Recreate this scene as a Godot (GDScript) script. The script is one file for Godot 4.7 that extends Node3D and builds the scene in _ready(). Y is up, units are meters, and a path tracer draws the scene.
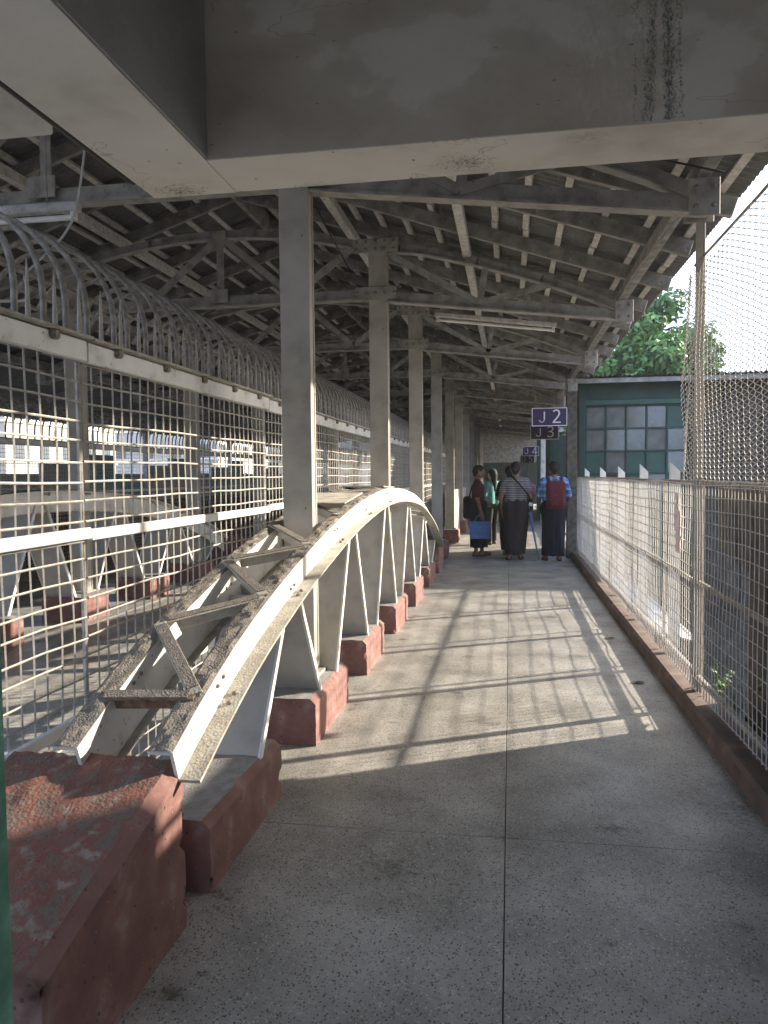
extends Node3D

# ------------------------------------------------------------------ mesh builder
class MB:
	var v := PackedVector3Array()
	var n := PackedVector3Array()
	func tri(a: Vector3, b: Vector3, c: Vector3, hint: Vector3) -> void:
		var m := (c - a).cross(b - a)
		if m.dot(hint) < 0.0:
			m = -m
			v.append(a); v.append(c); v.append(b)
		else:
			v.append(a); v.append(b); v.append(c)
		m = m.normalized()
		n.append(m); n.append(m); n.append(m)
	func quad(a: Vector3, b: Vector3, c: Vector3, d: Vector3, hint: Vector3) -> void:
		var m := (c - a).cross(b - a)
		if m.length_squared() < 1e-14:
			m = (d - a).cross(c - a)
		if m.dot(hint) < 0.0:
			m = -m
			var t := b
			b = d
			d = t
		m = m.normalized()
		v.append(a); v.append(b); v.append(c); v.append(a); v.append(c); v.append(d)
		for i in 6:
			n.append(m)
	# box from eight corners: index bits x=1, y=2, z=4
	func hexa(p: Array) -> void:
		var c := Vector3.ZERO
		for q in p:
			c += q
		c /= 8.0
		for f in [[0, 2, 6, 4], [1, 3, 7, 5], [0, 1, 5, 4], [2, 3, 7, 6], [0, 1, 3, 2], [4, 5, 7, 6]]:
			var m: Vector3 = (p[f[0]] + p[f[1]] + p[f[2]] + p[f[3]]) / 4.0
			quad(p[f[0]], p[f[1]], p[f[2]], p[f[3]], m - c)
	func box(c: Vector3, s: Vector3, b := Basis.IDENTITY) -> void:
		var p := []
		for i in 8:
			p.append(c + b * Vector3((0.5 if i & 1 else -0.5) * s.x, (0.5 if i & 2 else -0.5) * s.y, (0.5 if i & 4 else -0.5) * s.z))
		hexa(p)
	# box with its twelve edges cut
	func cbox(c: Vector3, s: Vector3, ch: float, b := Basis.IDENTITY) -> void:
		var h := s * 0.5
		var k := Vector3(h.x - ch, h.y - ch, h.z - ch)
		for ax in 3:
			var u := (ax + 1) % 3
			var w := (ax + 2) % 3
			for sg in [-1.0, 1.0]:
				var q := []
				for e in [[-1, -1], [1, -1], [1, 1], [-1, 1]]:
					var p := Vector3.ZERO
					p[ax] = h[ax] * sg
					p[u] = k[u] * e[0]
					p[w] = k[w] * e[1]
					q.append(c + b * p)
				var hn := Vector3.ZERO
				hn[ax] = sg
				quad(q[0], q[1], q[2], q[3], b * hn)
			for su in [-1.0, 1.0]:
				for sw in [-1.0, 1.0]:
					var q := []
					for e in [[-1, 0], [1, 0], [1, 1], [-1, 1]]:
						var p := Vector3.ZERO
						p[ax] = k[ax] * e[0]
						p[u] = (h[u] if e[1] == 0 else k[u]) * su
						p[w] = (k[w] if e[1] == 0 else h[w]) * sw
						q.append(c + b * p)
					var hn := Vector3.ZERO
					hn[u] = su
					hn[w] = sw
					quad(q[0], q[1], q[2], q[3], b * hn)
		for i in 8:
			var sg := Vector3(1 if i & 1 else -1, 1 if i & 2 else -1, 1 if i & 4 else -1)
			tri(c + b * (Vector3(h.x, k.y, k.z) * sg), c + b * (Vector3(k.x, h.y, k.z) * sg), c + b * (Vector3(k.x, k.y, h.z) * sg), b * sg)
	static func frame(a: Vector3, b: Vector3, up := Vector3.UP) -> Basis:
		var d := (b - a).normalized()
		if abs(d.dot(up)) > 0.985:
			up = Vector3.RIGHT
		var sd := d.cross(up).normalized()
		return Basis(sd, sd.cross(d).normalized(), -d)
	# bar from a to b, w wide, h high
	func bar(a: Vector3, b: Vector3, w: float, h: float, up := Vector3.UP, ch := 0.0) -> void:
		var f := frame(a, b, up)
		var s := Vector3(w, h, (b - a).length())
		if ch > 0.0:
			cbox((a + b) * 0.5, s, ch, f)
		else:
			box((a + b) * 0.5, s, f)
	# angle or tee: a standing web and a flange along its bottom
	func tee(a: Vector3, b: Vector3, w: float, h: float, t: float, up := Vector3.UP) -> void:
		var f := frame(a, b, up)
		var l := (b - a).length()
		var c := (a + b) * 0.5
		box(c + f.y * (t * 0.5), Vector3(t, h - t, l), f)
		box(c - f.y * (h * 0.5 - t * 0.5), Vector3(w, t - 0.0005, l), f)
	func tube(pts: PackedVector3Array, r: float, sides := 6, r1 := -1.0) -> void:
		if r1 < 0.0:
			r1 = r
		var up := Vector3.UP
		var d0 := (pts[1] - pts[0]).normalized()
		if abs(d0.y) > 0.9:
			up = Vector3.RIGHT
		var rings := []
		for i in pts.size():
			var d := (pts[mini(i + 1, pts.size() - 1)] - pts[maxi(i - 1, 0)]).normalized()
			var s := d.cross(up).normalized()
			var u := s.cross(d)
			up = u
			var rr := lerpf(r, r1, float(i) / (pts.size() - 1))
			var ring := PackedVector3Array()
			for k in sides:
				var an := TAU * k / sides
				ring.append(s * cos(an) * rr + u * sin(an) * rr)
			rings.append(ring)
		for i in pts.size() - 1:
			for k in sides:
				var k2 := (k + 1) % sides
				var a: Vector3 = rings[i][k]
				var b: Vector3 = rings[i][k2]
				var c: Vector3 = rings[i + 1][k2]
				var e: Vector3 = rings[i + 1][k]
				var hint := a + b
				if sides <= 4:
					quad(pts[i] + a, pts[i] + b, pts[i + 1] + c, pts[i + 1] + e, hint)
				else:
					var q := [pts[i] + a, pts[i] + b, pts[i + 1] + c, pts[i + 1] + e]
					var m: Vector3 = (q[2] - q[0]).cross(q[1] - q[0])
					var o := [0, 1, 2, 0, 2, 3] if m.dot(hint) > 0.0 else [0, 2, 1, 0, 3, 2]
					var nn := [a.normalized(), b.normalized(), c.normalized(), e.normalized()]
					for j in o:
						v.append(q[j]); n.append(nn[j])
		for e in [0, pts.size() - 1]:
			var dd := (pts[0] - pts[1]) if e == 0 else (pts[e] - pts[e - 1])
			for k in range(1, sides - 1):
				tri(pts[e] + rings[e][0], pts[e] + rings[e][k], pts[e] + rings[e][k + 1], dd)
	# thin wire: three-sided, cheap
	func wire(a: Vector3, b: Vector3, r: float) -> void:
		var f := frame(a, b)
		for k in 4:
			var o0 := f.x * cos(TAU * k / 4.0) * r + f.y * sin(TAU * k / 4.0) * r
			var o1 := f.x * cos(TAU * (k + 1) / 4.0) * r + f.y * sin(TAU * (k + 1) / 4.0) * r
			quad(a + o0, a + o1, b + o1, b + o0, o0 + o1)
	# rectangle (x range, normal range) swept along a path in the plane across x
	func sweep(path: PackedVector3Array, x0: float, x1: float, n0: float, n1: float) -> void:
		var up := PackedVector3Array()
		for i in path.size():
			var d := (path[mini(i + 1, path.size() - 1)] - path[maxi(i - 1, 0)]).normalized()
			var u := Vector3(0, -d.z, d.y)
			if u.y < 0.0:
				u = -u
			up.append(u)
		for i in path.size() - 1:
			var p := []
			for j in 8:
				var e := i + (1 if j & 4 else 0)
				p.append(path[e] + up[e] * (n1 if j & 2 else n0) + Vector3(x1 if j & 1 else x0, 0, 0))
			for f in [[0, 2, 6, 4], [1, 3, 7, 5], [0, 1, 5, 4], [2, 3, 7, 6]]:
				var m: Vector3 = (p[f[0]] + p[f[1]] + p[f[2]] + p[f[3]]) / 4.0
				var c: Vector3 = (p[0] + p[1] + p[2] + p[3] + p[4] + p[5] + p[6] + p[7]) / 8.0
				quad(p[f[0]], p[f[1]], p[f[2]], p[f[3]], m - c)
			if i == 0:
				quad(p[0], p[1], p[3], p[2], path[0] - path[1])
			if i == path.size() - 2:
				quad(p[4], p[5], p[7], p[6], path[i + 1] - path[i])
	func add(o: MB, t: Transform3D) -> void:
		for i in o.v.size():
			v.append(t * o.v[i])
			n.append((t.basis * o.n[i]).normalized())
	func mesh() -> ArrayMesh:
		var a := []
		a.resize(Mesh.ARRAY_MAX)
		a[Mesh.ARRAY_VERTEX] = v
		a[Mesh.ARRAY_NORMAL] = n
		var m := ArrayMesh.new()
		m.add_surface_from_arrays(Mesh.PRIMITIVE_TRIANGLES, a)
		return m

# ------------------------------------------------------------------ signed-distance solids
class SDF:
	var lo: Vector3
	var cell: float
	var nx: int
	var ny: int
	var nz: int
	var g := PackedFloat32Array()
	func _init(l: Vector3, h: Vector3, c: float) -> void:
		lo = l
		cell = c
		nx = int(ceil((h.x - l.x) / c)) + 1
		ny = int(ceil((h.y - l.y) / c)) + 1
		nz = int(ceil((h.z - l.z) / c)) + 1
		g.resize(nx * ny * nz)
		g.fill(1.0)
	func bone(a: Vector3, b: Vector3, ra: float, rb: float, k: float) -> void:
		var r := maxf(ra, rb) + k + cell * 2.0
		var mn := a.min(b) - Vector3.ONE * r - lo
		var mx := a.max(b) + Vector3.ONE * r - lo
		var ab := b - a
		var l2 := maxf(ab.length_squared(), 1e-9)
		for z in range(maxi(0, int(mn.z / cell)), mini(nz, int(mx.z / cell) + 2)):
			for y in range(maxi(0, int(mn.y / cell)), mini(ny, int(mx.y / cell) + 2)):
				for x in range(maxi(0, int(mn.x / cell)), mini(nx, int(mx.x / cell) + 2)):
					var p := lo + Vector3(x, y, z) * cell - a
					var t := clampf(p.dot(ab) / l2, 0.0, 1.0)
					var d := (p - ab * t).length() - lerpf(ra, rb, t)
					var i := (z * ny + y) * nx + x
					var o := g[i]
					var q := maxf(k - absf(o - d), 0.0)
					g[i] = minf(o, d) - q * q * 0.25 / k
	func fill(f: Callable) -> void:
		for z in nz:
			for y in ny:
				for x in nx:
					g[(z * ny + y) * nx + x] = f.call(lo + Vector3(x, y, z) * cell)
	func cut(f: Callable) -> void:
		for z in nz:
			for y in ny:
				for x in nx:
					var i := (z * ny + y) * nx + x
					g[i] = maxf(g[i], f.call(lo + Vector3(x, y, z) * cell))
	func at(x: int, y: int, z: int) -> float:
		return g[(clampi(z, 0, nz - 1) * ny + clampi(y, 0, ny - 1)) * nx + clampi(x, 0, nx - 1)]
	func out(mb: MB) -> void:
		var idx := {}
		var vs := PackedVector3Array()
		var ns := PackedVector3Array()
		var sxy := nx * ny
		var co := [0, 1, nx, nx + 1, sxy, sxy + 1, sxy + nx, sxy + nx + 1]
		var ed := [[0, 1], [2, 3], [4, 5], [6, 7], [0, 2], [1, 3], [4, 6], [5, 7], [0, 4], [1, 5], [2, 6], [3, 7]]
		for z in nz - 1:
			for y in ny - 1:
				for x in nx - 1:
					var i := (z * ny + y) * nx + x
					var neg := 0
					for j in 8:
						if g[i + co[j]] < 0.0:
							neg += 1
					if neg == 0 or neg == 8:
						continue
					var s := Vector3.ZERO
					var cnt := 0
					for e in ed:
						var da: float = g[i + co[e[0]]]
						var db: float = g[i + co[e[1]]]
						if (da < 0.0) != (db < 0.0):
							var t := da / (da - db)
							var pa := Vector3(e[0] & 1, (e[0] >> 1) & 1, e[0] >> 2)
							var pb := Vector3(e[1] & 1, (e[1] >> 1) & 1, e[1] >> 2)
							s += pa.lerp(pb, t)
							cnt += 1
					idx[i] = vs.size()
					vs.append(lo + (Vector3(x, y, z) + s / cnt) * cell)
					ns.append(Vector3(at(x + 1, y, z) - at(x, y, z) + at(x + 1, y + 1, z + 1) - at(x, y + 1, z + 1), at(x, y + 1, z) - at(x, y, z) + at(x + 1, y + 1, z + 1) - at(x + 1, y, z + 1), at(x, y, z + 1) - at(x, y, z) + at(x + 1, y + 1, z + 1) - at(x + 1, y + 1, z)).normalized())
		var st := [1, nx, sxy]
		for z in range(1, nz - 1):
			for y in range(1, ny - 1):
				for x in range(1, nx - 1):
					var i := (z * ny + y) * nx + x
					var s0 := g[i] < 0.0
					for ax in 3:
						if (g[i + st[ax]] < 0.0) == s0:
							continue
						var u: int = st[(ax + 1) % 3]
						var w: int = st[(ax + 2) % 3]
						if not (idx.has(i) and idx.has(i - u) and idx.has(i - w) and idx.has(i - u - w)):
							continue
						var q := [idx[i], idx[i - u], idx[i - u - w], idx[i - w]]
						var nn: Vector3 = ns[q[0]] + ns[q[1]] + ns[q[2]] + ns[q[3]]
						var m := (vs[q[2]] - vs[q[0]]).cross(vs[q[1]] - vs[q[0]])
						var o := [0, 1, 2, 0, 2, 3] if m.dot(nn) > 0.0 else [0, 2, 1, 0, 3, 2]
						for j in o:
							mb.v.append(vs[q[j]]); mb.n.append(ns[q[j]])

# ------------------------------------------------------------------ helpers
var M := {}
var used := {}
var rng := RandomNumberGenerator.new()

func numbered(s: String) -> String:
	var k: int = used.get(s, 0)
	used[s] = k + 1
	return s if k == 0 else "%s_%03d" % [s, k]
func tag(o: Node, label: String, category: String, group := "", kind := "") -> Node:
	if label: o.set_meta("label", label)
	if category: o.set_meta("category", category)
	if group: o.set_meta("group", group)
	if kind: o.set_meta("kind", kind)
	return o
func thing(called: String, label: String, category: String, at := Vector3.ZERO, turn := 0.0, group := "") -> Node3D:
	var o := Node3D.new()
	o.name = numbered(called)
	add_child(o)
	o.position = at
	o.rotation.y = turn
	tag(o, label, category, group)
	return o
func place(called: String, mesh: Mesh, m: Material, parent: Node, at := Vector3.ZERO) -> MeshInstance3D:
	var o := MeshInstance3D.new()
	o.name = numbered(called) if parent == self else called
	o.mesh = mesh
	o.material_override = m
	parent.add_child(o, true)
	o.position = at
	return o
func obj(called: String, mb: MB, m: Material, parent: Node = self) -> MeshInstance3D:
	return place(called, mb.mesh(), m, parent)
func structure(called: String, mb: MB, m: Material) -> MeshInstance3D:
	var o := obj(called, mb, m)
	o.set_meta("kind", "structure")
	return o
func bx(c: Vector3, s: Vector3, ch := 0.0) -> MB:
	var b := MB.new()
	if ch > 0.0: b.cbox(c, s, ch)
	else: b.box(c, s)
	return b

func lin(r: float, g: float, b: float) -> Color:
	return Color(r, g, b).linear_to_srgb()
# colour picture from layered noise: stops are [position, colour] in linear values
func noise_image(size: int, seed_: int, freq: float, octaves: int, stops: Array, grain := 0.0, stretch := 1.0) -> Image:
	var f := FastNoiseLite.new()
	f.seed = seed_
	f.noise_type = FastNoiseLite.TYPE_SIMPLEX_SMOOTH
	f.frequency = freq
	f.fractal_type = FastNoiseLite.FRACTAL_FBM
	f.fractal_octaves = octaves
	f.fractal_gain = 0.55
	var h := int(size / stretch)
	var im: Image = f.get_seamless_image(size, h, false, false, 0.15)
	im.convert(Image.FORMAT_L8)
	if stretch != 1.0:
		im.resize(size, size, Image.INTERPOLATE_BILINEAR)
	var d := im.get_data()
	var lut := []
	for i in 256:
		var t := i / 255.0
		var c: Color = stops[0][1]
		for k in stops.size() - 1:
			if t >= stops[k][0]:
				c = stops[k][1].lerp(stops[k + 1][1], clampf((t - stops[k][0]) / (stops[k + 1][0] - stops[k][0]), 0, 1))
		lut.append(c.linear_to_srgb())
	var o := PackedByteArray()
	o.resize(size * size * 3)
	var r := RandomNumberGenerator.new()
	r.seed = seed_
	for i in d.size():
		var c: Color = lut[d[i]]
		var e := 1.0 + (r.randf() - 0.5) * grain
		o[i * 3] = int(clampf(c.r * e, 0, 1) * 255)
		o[i * 3 + 1] = int(clampf(c.g * e, 0, 1) * 255)
		o[i * 3 + 2] = int(clampf(c.b * e, 0, 1) * 255)
	return Image.create_from_data(size, size, false, Image.FORMAT_RGB8, o)
func tex(im: Image) -> ImageTexture:
	return ImageTexture.create_from_image(im)
func bump_tex(size: int, seed_: int, freq: float, octaves: int) -> ImageTexture:
	var f := FastNoiseLite.new()
	f.seed = seed_
	f.frequency = freq
	f.fractal_octaves = octaves
	var im: Image = f.get_seamless_image(size, size)
	return ImageTexture.create_from_image(im)
func surf(im: Image, metres: float, rough: float, bump: Texture2D = null, bump_cm := 0.0, metal := 0.0) -> StandardMaterial3D:
	var m := StandardMaterial3D.new()
	m.albedo_texture = tex(im)
	m.uv1_triplanar = true
	m.uv1_world_triplanar = true
	m.uv1_scale = Vector3.ONE / metres
	m.roughness = rough
	m.metallic = metal
	if bump:
		m.heightmap_enabled = true
		m.heightmap_texture = bump
		m.heightmap_scale = bump_cm
	return m
func plain(c: Color, rough := 0.7, metal := 0.0) -> StandardMaterial3D:
	var m := StandardMaterial3D.new()
	m.albedo_color = c
	m.roughness = rough
	m.metallic = metal
	return m
# dabs of one colour over a picture: how paint, lime and dirt flake off and settle
func dabs(im: Image, seed_: int, count: int, rmin: int, rmax: int, cols: Array) -> void:
	var r := RandomNumberGenerator.new()
	r.seed = seed_
	var w := im.get_width()
	for i in count:
		var a := r.randi_range(rmin, rmax)
		var b := r.randi_range(rmin, rmax)
		var x := r.randi_range(0, w - rmax)
		var y := r.randi_range(0, w - rmax)
		var c: Color = cols[r.randi() % cols.size()]
		c = c.linear_to_srgb()
		im.fill_rect(Rect2i(x, y, a, maxi(1, b)), c)
		if a > 2:
			im.fill_rect(Rect2i(x + 1, maxi(0, y - 1), a - 2 if a > 3 else 1, b + 2), c)

# hairline cracks: wandering dark lines one pixel wide
func cracks(im: Image, seed_: int, count: int, c: Color) -> void:
	var r := RandomNumberGenerator.new()
	r.seed = seed_
	var w := im.get_width()
	for i in count:
		var p := Vector2(r.randf() * w, r.randf() * w)
		var a := r.randf() * TAU
		for k in r.randi_range(60, 320):
			a += r.randfn() * 0.28
			p += Vector2(cos(a), sin(a))
			if p.x < 0 or p.y < 0 or p.x > w - 2 or p.y > w - 2:
				break
			var old := im.get_pixel(int(p.x), int(p.y))
			im.set_pixel(int(p.x), int(p.y), old.lerp(c, r.randf_range(0.15, 0.75)))

# spilt and trodden-in marks: loose clusters of specks, darker or paler than the floor
func stains(im: Image, seed_: int, count: int) -> void:
	var r := RandomNumberGenerator.new()
	r.seed = seed_
	var w := im.get_width()
	for i in count:
		var c := Vector2(r.randf_range(60, w - 60), r.randf_range(60, w - 60))
		var rad := r.randf_range(4, 46)
		var tone := Color(0.27, 0.25, 0.22) if r.randf() < 0.6 else Color(0.66, 0.64, 0.60)
		var k := r.randf_range(0.06, 0.22)
		for q in int(rad * 9.0):
			var p := c + Vector2(r.randfn(), r.randfn() * 0.7) * rad * 0.5
			var x := clampi(int(p.x), 0, w - 6)
			var y := clampi(int(p.y), 0, w - 6)
			var old := im.get_pixel(x, y)
			im.fill_rect(Rect2i(x, y, r.randi_range(1, 5), r.randi_range(1, 4)), old.lerp(tone, k))

const ZC := -2.85     # the bridge's middle line, x
func side(x: float, s: float) -> float:
	return ZC + (x - ZC) * s

func _ready() -> void:
	rng.seed = 7
	# ---------------------------------------------------------------- camera
	var cam := Camera3D.new()
	cam.name = "camera"
	add_child(cam)
	cam.position = Vector3(0, 1.45, 0)
	cam.rotation_order = EULER_ORDER_YXZ
	cam.rotation = Vector3(deg_to_rad(-2.735), deg_to_rad(9.32), -0.01)
	cam.fov = 67.3
	cam.far = 900.0
	cam.near = 0.05
	cam.current = true
	# ---------------------------------------------------------------- sky, sun, exposure
	var env := Environment.new()
	env.background_mode = Environment.BG_SKY
	env.tonemap_mode = Environment.TONE_MAPPER_LINEAR
	env.tonemap_exposure = 5.6
	env.sdfgi_enabled = true
	env.ssao_enabled = true
	env.ssil_enabled = true
	var psm := ProceduralSkyMaterial.new()
	psm.sky_top_color = lin(0.21, 0.32, 0.52)
	psm.sky_horizon_color = lin(0.38, 0.48, 0.62)
	psm.sky_curve = 0.12
	psm.ground_bottom_color = lin(0.08, 0.08, 0.075)
	psm.ground_horizon_color = lin(0.30, 0.33, 0.36)
	psm.sky_cover = tex(cloud_image())
	psm.sky_cover_modulate = Color(0.6, 0.6, 0.6)
	psm.sky_energy_multiplier = 1.0
	psm.sun_angle_max = 66.0
	psm.sun_curve = 0.8
	var sky := Sky.new()
	sky.sky_material = psm
	env.sky = sky
	env.fog_enabled = true
	env.fog_density = 0.0010
	env.fog_light_color = lin(0.75, 0.80, 0.88)
	var we := WorldEnvironment.new()
	we.name = "environment"
	we.environment = env
	add_child(we)
	var sun := DirectionalLight3D.new()
	sun.name = "sun"
	sun.light_energy = 0.92
	sun.light_color = Color(1.0, 0.945, 0.865)
	sun.light_angular_distance = 0.9
	sun.shadow_enabled = true
	add_child(sun)
	var el := deg_to_rad(22.0)
	var to_sun := Vector3(0.88 * cos(el), sin(el), -0.475 * cos(el))
	sun.look_at_from_position(to_sun * 20.0, Vector3.ZERO)

	materials()
	floors()
	canopy()
	roof()
	columns()
	arches()
	fences()
	booth()
	surroundings()
	small_things()
	people()

func cloud_image() -> Image:
	var f := FastNoiseLite.new()
	f.seed = 12
	f.noise_type = FastNoiseLite.TYPE_SIMPLEX_SMOOTH
	f.frequency = 2.2
	f.fractal_octaves = 6
	f.fractal_gain = 0.55
	var w := 1024
	var h := 512
	var im := Image.create(w, h, false, Image.FORMAT_RGBA8)
	for y in h / 2 + 8:
		var lat := PI * (0.5 - (y + 0.5) / h)
		for x in w:
			var lon := TAU * (x + 0.5) / w
			var p := Vector3(cos(lat) * cos(lon), sin(lat) * 1.9, cos(lat) * sin(lon))
			var d := clampf((f.get_noise_3dv(p) + 0.16) * 2.0, 0.0, 1.0)
			im.set_pixel(x, y, Color(0.74, 0.75, 0.77, d * 0.85))
	return im

# ==================================================================== materials
func materials() -> void:
	var fine := bump_tex(512, 3, 0.05, 4)
	var grit := bump_tex(512, 5, 0.12, 3)
	var soft := bump_tex(512, 8, 0.012, 4)
	# terrazzo: chips of stone in grey cement
	var ter := noise_image(1024, 21, 0.006, 5, [[0.0, Color(0.19, 0.186, 0.176)], [0.35, Color(0.27, 0.264, 0.25)], [0.6, Color(0.32, 0.313, 0.297)], [1.0, Color(0.40, 0.392, 0.375)]], 0.10)
	ter.resize(2048, 2048)
	dabs(ter, 31, 30000, 2, 4, [Color(0.065, 0.063, 0.06), Color(0.09, 0.085, 0.076), Color(0.12, 0.11, 0.095)])
	dabs(ter, 32, 30000, 2, 4, [Color(0.42, 0.40, 0.36), Color(0.37, 0.35, 0.315), Color(0.50, 0.47, 0.41)])
	dabs(ter, 33, 12000, 1, 3, [Color(0.075, 0.073, 0.07)])
	stains(ter, 34, 90)
	M.terrazzo = surf(ter, 3.1, 0.42)
	M.terrazzo.roughness_texture = tex(noise_image(512, 44, 0.009, 5, [[0.0, Color(0.22, 0.22, 0.22)], [1.0, Color(0.62, 0.62, 0.62)]]))
	M.terrazzo.roughness = 0.7
	# trodden dirt at a larger scale than the chips
	var dirt := noise_image(1024, 95, 0.008, 7, [[0.0, Color(0.62, 0.61, 0.595)], [0.38, Color(0.86, 0.855, 0.845)], [0.6, Color(0.97, 0.965, 0.955)], [1.0, Color(1, 1, 1)]], 0.10)
	stains(dirt, 96, 36)
	cracks(dirt, 97, 10, Color(0.35, 0.34, 0.32))
	M.terrazzo.detail_enabled = true
	M.terrazzo.detail_albedo = tex(dirt)
	M.terrazzo.detail_blend_mode = BaseMaterial3D.BLEND_MODE_MUL
	M.terrazzo.detail_uv_layer = BaseMaterial3D.DETAIL_UV_2
	M.terrazzo.uv2_triplanar = true
	M.terrazzo.uv2_world_triplanar = true
	M.terrazzo.uv2_scale = Vector3.ONE / 4.7
	var steel := noise_image(512, 2, 0.011, 6, [[0.0, Color(0.30, 0.285, 0.26)], [0.38, Color(0.40, 0.385, 0.355)], [1.0, Color(0.46, 0.445, 0.415)]], 0.04)
	dabs(steel, 41, 90, 1, 3, [Color(0.16, 0.13, 0.10), Color(0.22, 0.19, 0.15)])
	M.steel = surf(steel, 1.3, 0.55, fine, 0.05)
	var white := noise_image(512, 15, 0.008, 6, [[0.0, Color(0.40, 0.385, 0.35)], [0.34, Color(0.64, 0.63, 0.60)], [1.0, Color(0.76, 0.76, 0.74)]], 0.03)
	dabs(white, 43, 260, 1, 4, [Color(0.20, 0.15, 0.10), Color(0.33, 0.29, 0.23)])
	var tr := noise_image(512, 12, 0.012, 6, [[0.0, Color(0.15, 0.14, 0.125)], [0.45, Color(0.27, 0.26, 0.24)], [1.0, Color(0.37, 0.36, 0.34)]], 0.06)
	dabs(tr, 42, 200, 1, 3, [Color(0.10, 0.075, 0.05)])
	M.truss = surf(tr, 1.1, 0.65)
	var cg := noise_image(512, 92, 0.006, 6, [[0.0, Color(0.25, 0.23, 0.19)], [0.4, Color(0.36, 0.335, 0.29)], [1.0, Color(0.43, 0.405, 0.36)]], 0.04)
	dabs(cg, 44, 60, 1, 3, [Color(0.14, 0.11, 0.085)])
	M.column = surf(cg, 1.6, 0.55)
	M.white = surf(white, 1.1, 0.5, fine, 0.04)
	# dried mud and dust lying on ledges
	var dust := noise_image(512, 17, 0.03, 5, [[0.0, Color(0.10, 0.087, 0.072)], [0.5, Color(0.185, 0.166, 0.142)], [1.0, Color(0.28, 0.258, 0.225)]], 0.25)
	dabs(dust, 45, 5000, 1, 4, [Color(0.06, 0.05, 0.04), Color(0.26, 0.24, 0.21), Color(0.12, 0.105, 0.09)])
	M.dust = surf(dust, 0.6, 0.95, grit, 0.5)
	var ledge := noise_image(512, 18, 0.012, 5, [[0.0, Color(0.22, 0.20, 0.16)], [0.5, Color(0.37, 0.345, 0.295)], [1.0, Color(0.50, 0.48, 0.43)]], 0.12)
	dabs(ledge, 46, 700, 1, 4, [Color(0.18, 0.15, 0.12), Color(0.26, 0.23, 0.18)])
	M.ledge = surf(ledge, 0.9, 0.9, grit, 0.3)
	# red oxide paint on concrete
	var red := noise_image(1024, 22, 0.006, 6, [[0.0, Color(0.14, 0.076, 0.066)], [0.42, Color(0.19, 0.094, 0.081)], [0.72, Color(0.225, 0.120, 0.104)], [1.0, Color(0.30, 0.215, 0.19)]], 0.12)
	dabs(red, 47, 300, 2, 7, [Color(0.04, 0.03, 0.028), Color(0.10, 0.06, 0.05)])
	dabs(red, 48, 420, 1, 4, [Color(0.34, 0.30, 0.26), Color(0.30, 0.16, 0.13)])
	cracks(red, 61, 26, Color(0.16, 0.10, 0.09))
	M.red = surf(red, 1.3, 0.9, grit, 0.12)
	# the ramped end block: paint worn through to mud and cement
	var worn := noise_image(1024, 27, 0.0075, 7, [[0.0, Color(0.09, 0.075, 0.062)], [0.34, Color(0.14, 0.105, 0.085)], [0.46, Color(0.155, 0.068, 0.052)], [0.60, Color(0.19, 0.072, 0.052)], [0.68, Color(0.17, 0.115, 0.09)], [0.80, Color(0.24, 0.205, 0.17)], [1.0, Color(0.30, 0.27, 0.23)]], 0.22)
	dabs(worn, 49, 800, 2, 6, [Color(0.05, 0.04, 0.035), Color(0.12, 0.09, 0.07)])
	M.worn = surf(worn, 0.9, 0.95, grit, 0.35)
	var grime := noise_image(512, 29, 0.02, 5, [[0.0, Color(0.17, 0.16, 0.155)], [0.6, Color(0.245, 0.235, 0.23)], [1.0, Color(0.30, 0.285, 0.27)]], 0.12)
	dabs(grime, 50, 160, 1, 4, [Color(0.12, 0.10, 0.09), Color(0.36, 0.33, 0.31)])
	M.grime = surf(grime, 0.9, 0.9, grit, 0.3)
	# painted concrete overhead
	var soffit := noise_image(1024, 33, 0.004, 6, [[0.0, Color(0.58, 0.54, 0.47)], [0.45, Color(0.76, 0.725, 0.65)], [1.0, Color(0.82, 0.79, 0.72)]], 0.03)
	dabs(soffit, 51, 60, 2, 7, [Color(0.33, 0.28, 0.22), Color(0.44, 0.40, 0.33)])
	cracks(soffit, 57, 14, Color(0.42, 0.38, 0.32))
	stains(soffit, 58, 26)
	M.soffit = surf(soffit, 2.2, 0.85, soft, 0.25)
	M.beam_face = beam_face_material(soft)
	var sheet := noise_image(512, 35, 0.010, 5, [[0.0, Color(0.065, 0.064, 0.063)], [0.5, Color(0.12, 0.12, 0.12)], [1.0, Color(0.18, 0.18, 0.18)]], 0.10)
	dabs(sheet, 52, 260, 1, 6, [Color(0.07, 0.06, 0.05), Color(0.30, 0.28, 0.26)])
	M.sheet = surf(sheet, 1.7, 0.8)
	var timber := noise_image(512, 37, 0.012, 5, [[0.0, Color(0.13, 0.12, 0.105)], [0.5, Color(0.23, 0.22, 0.205)], [1.0, Color(0.34, 0.33, 0.312)]], 0.10, 1.0)
	dabs(timber, 53, 300, 1, 5, [Color(0.13, 0.11, 0.09), Color(0.48, 0.46, 0.43)])
	M.timber = surf(timber, 1.2, 0.82)
	var batten := noise_image(512, 39, 0.02, 5, [[0.0, Color(0.27, 0.25, 0.22)], [0.5, Color(0.46, 0.445, 0.42)], [1.0, Color(0.60, 0.59, 0.565)]], 0.10)
	dabs(batten, 54, 300, 1, 4, [Color(0.15, 0.12, 0.10)])
	M.batten = surf(batten, 1.0, 0.82)
	var wire := noise_image(256, 55, 0.03, 4, [[0.0, Color(0.25, 0.23, 0.20)], [0.4, Color(0.47, 0.455, 0.425)], [1.0, Color(0.62, 0.61, 0.585)]], 0.15)
	M.wire = surf(wire, 0.5, 0.6)
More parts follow.
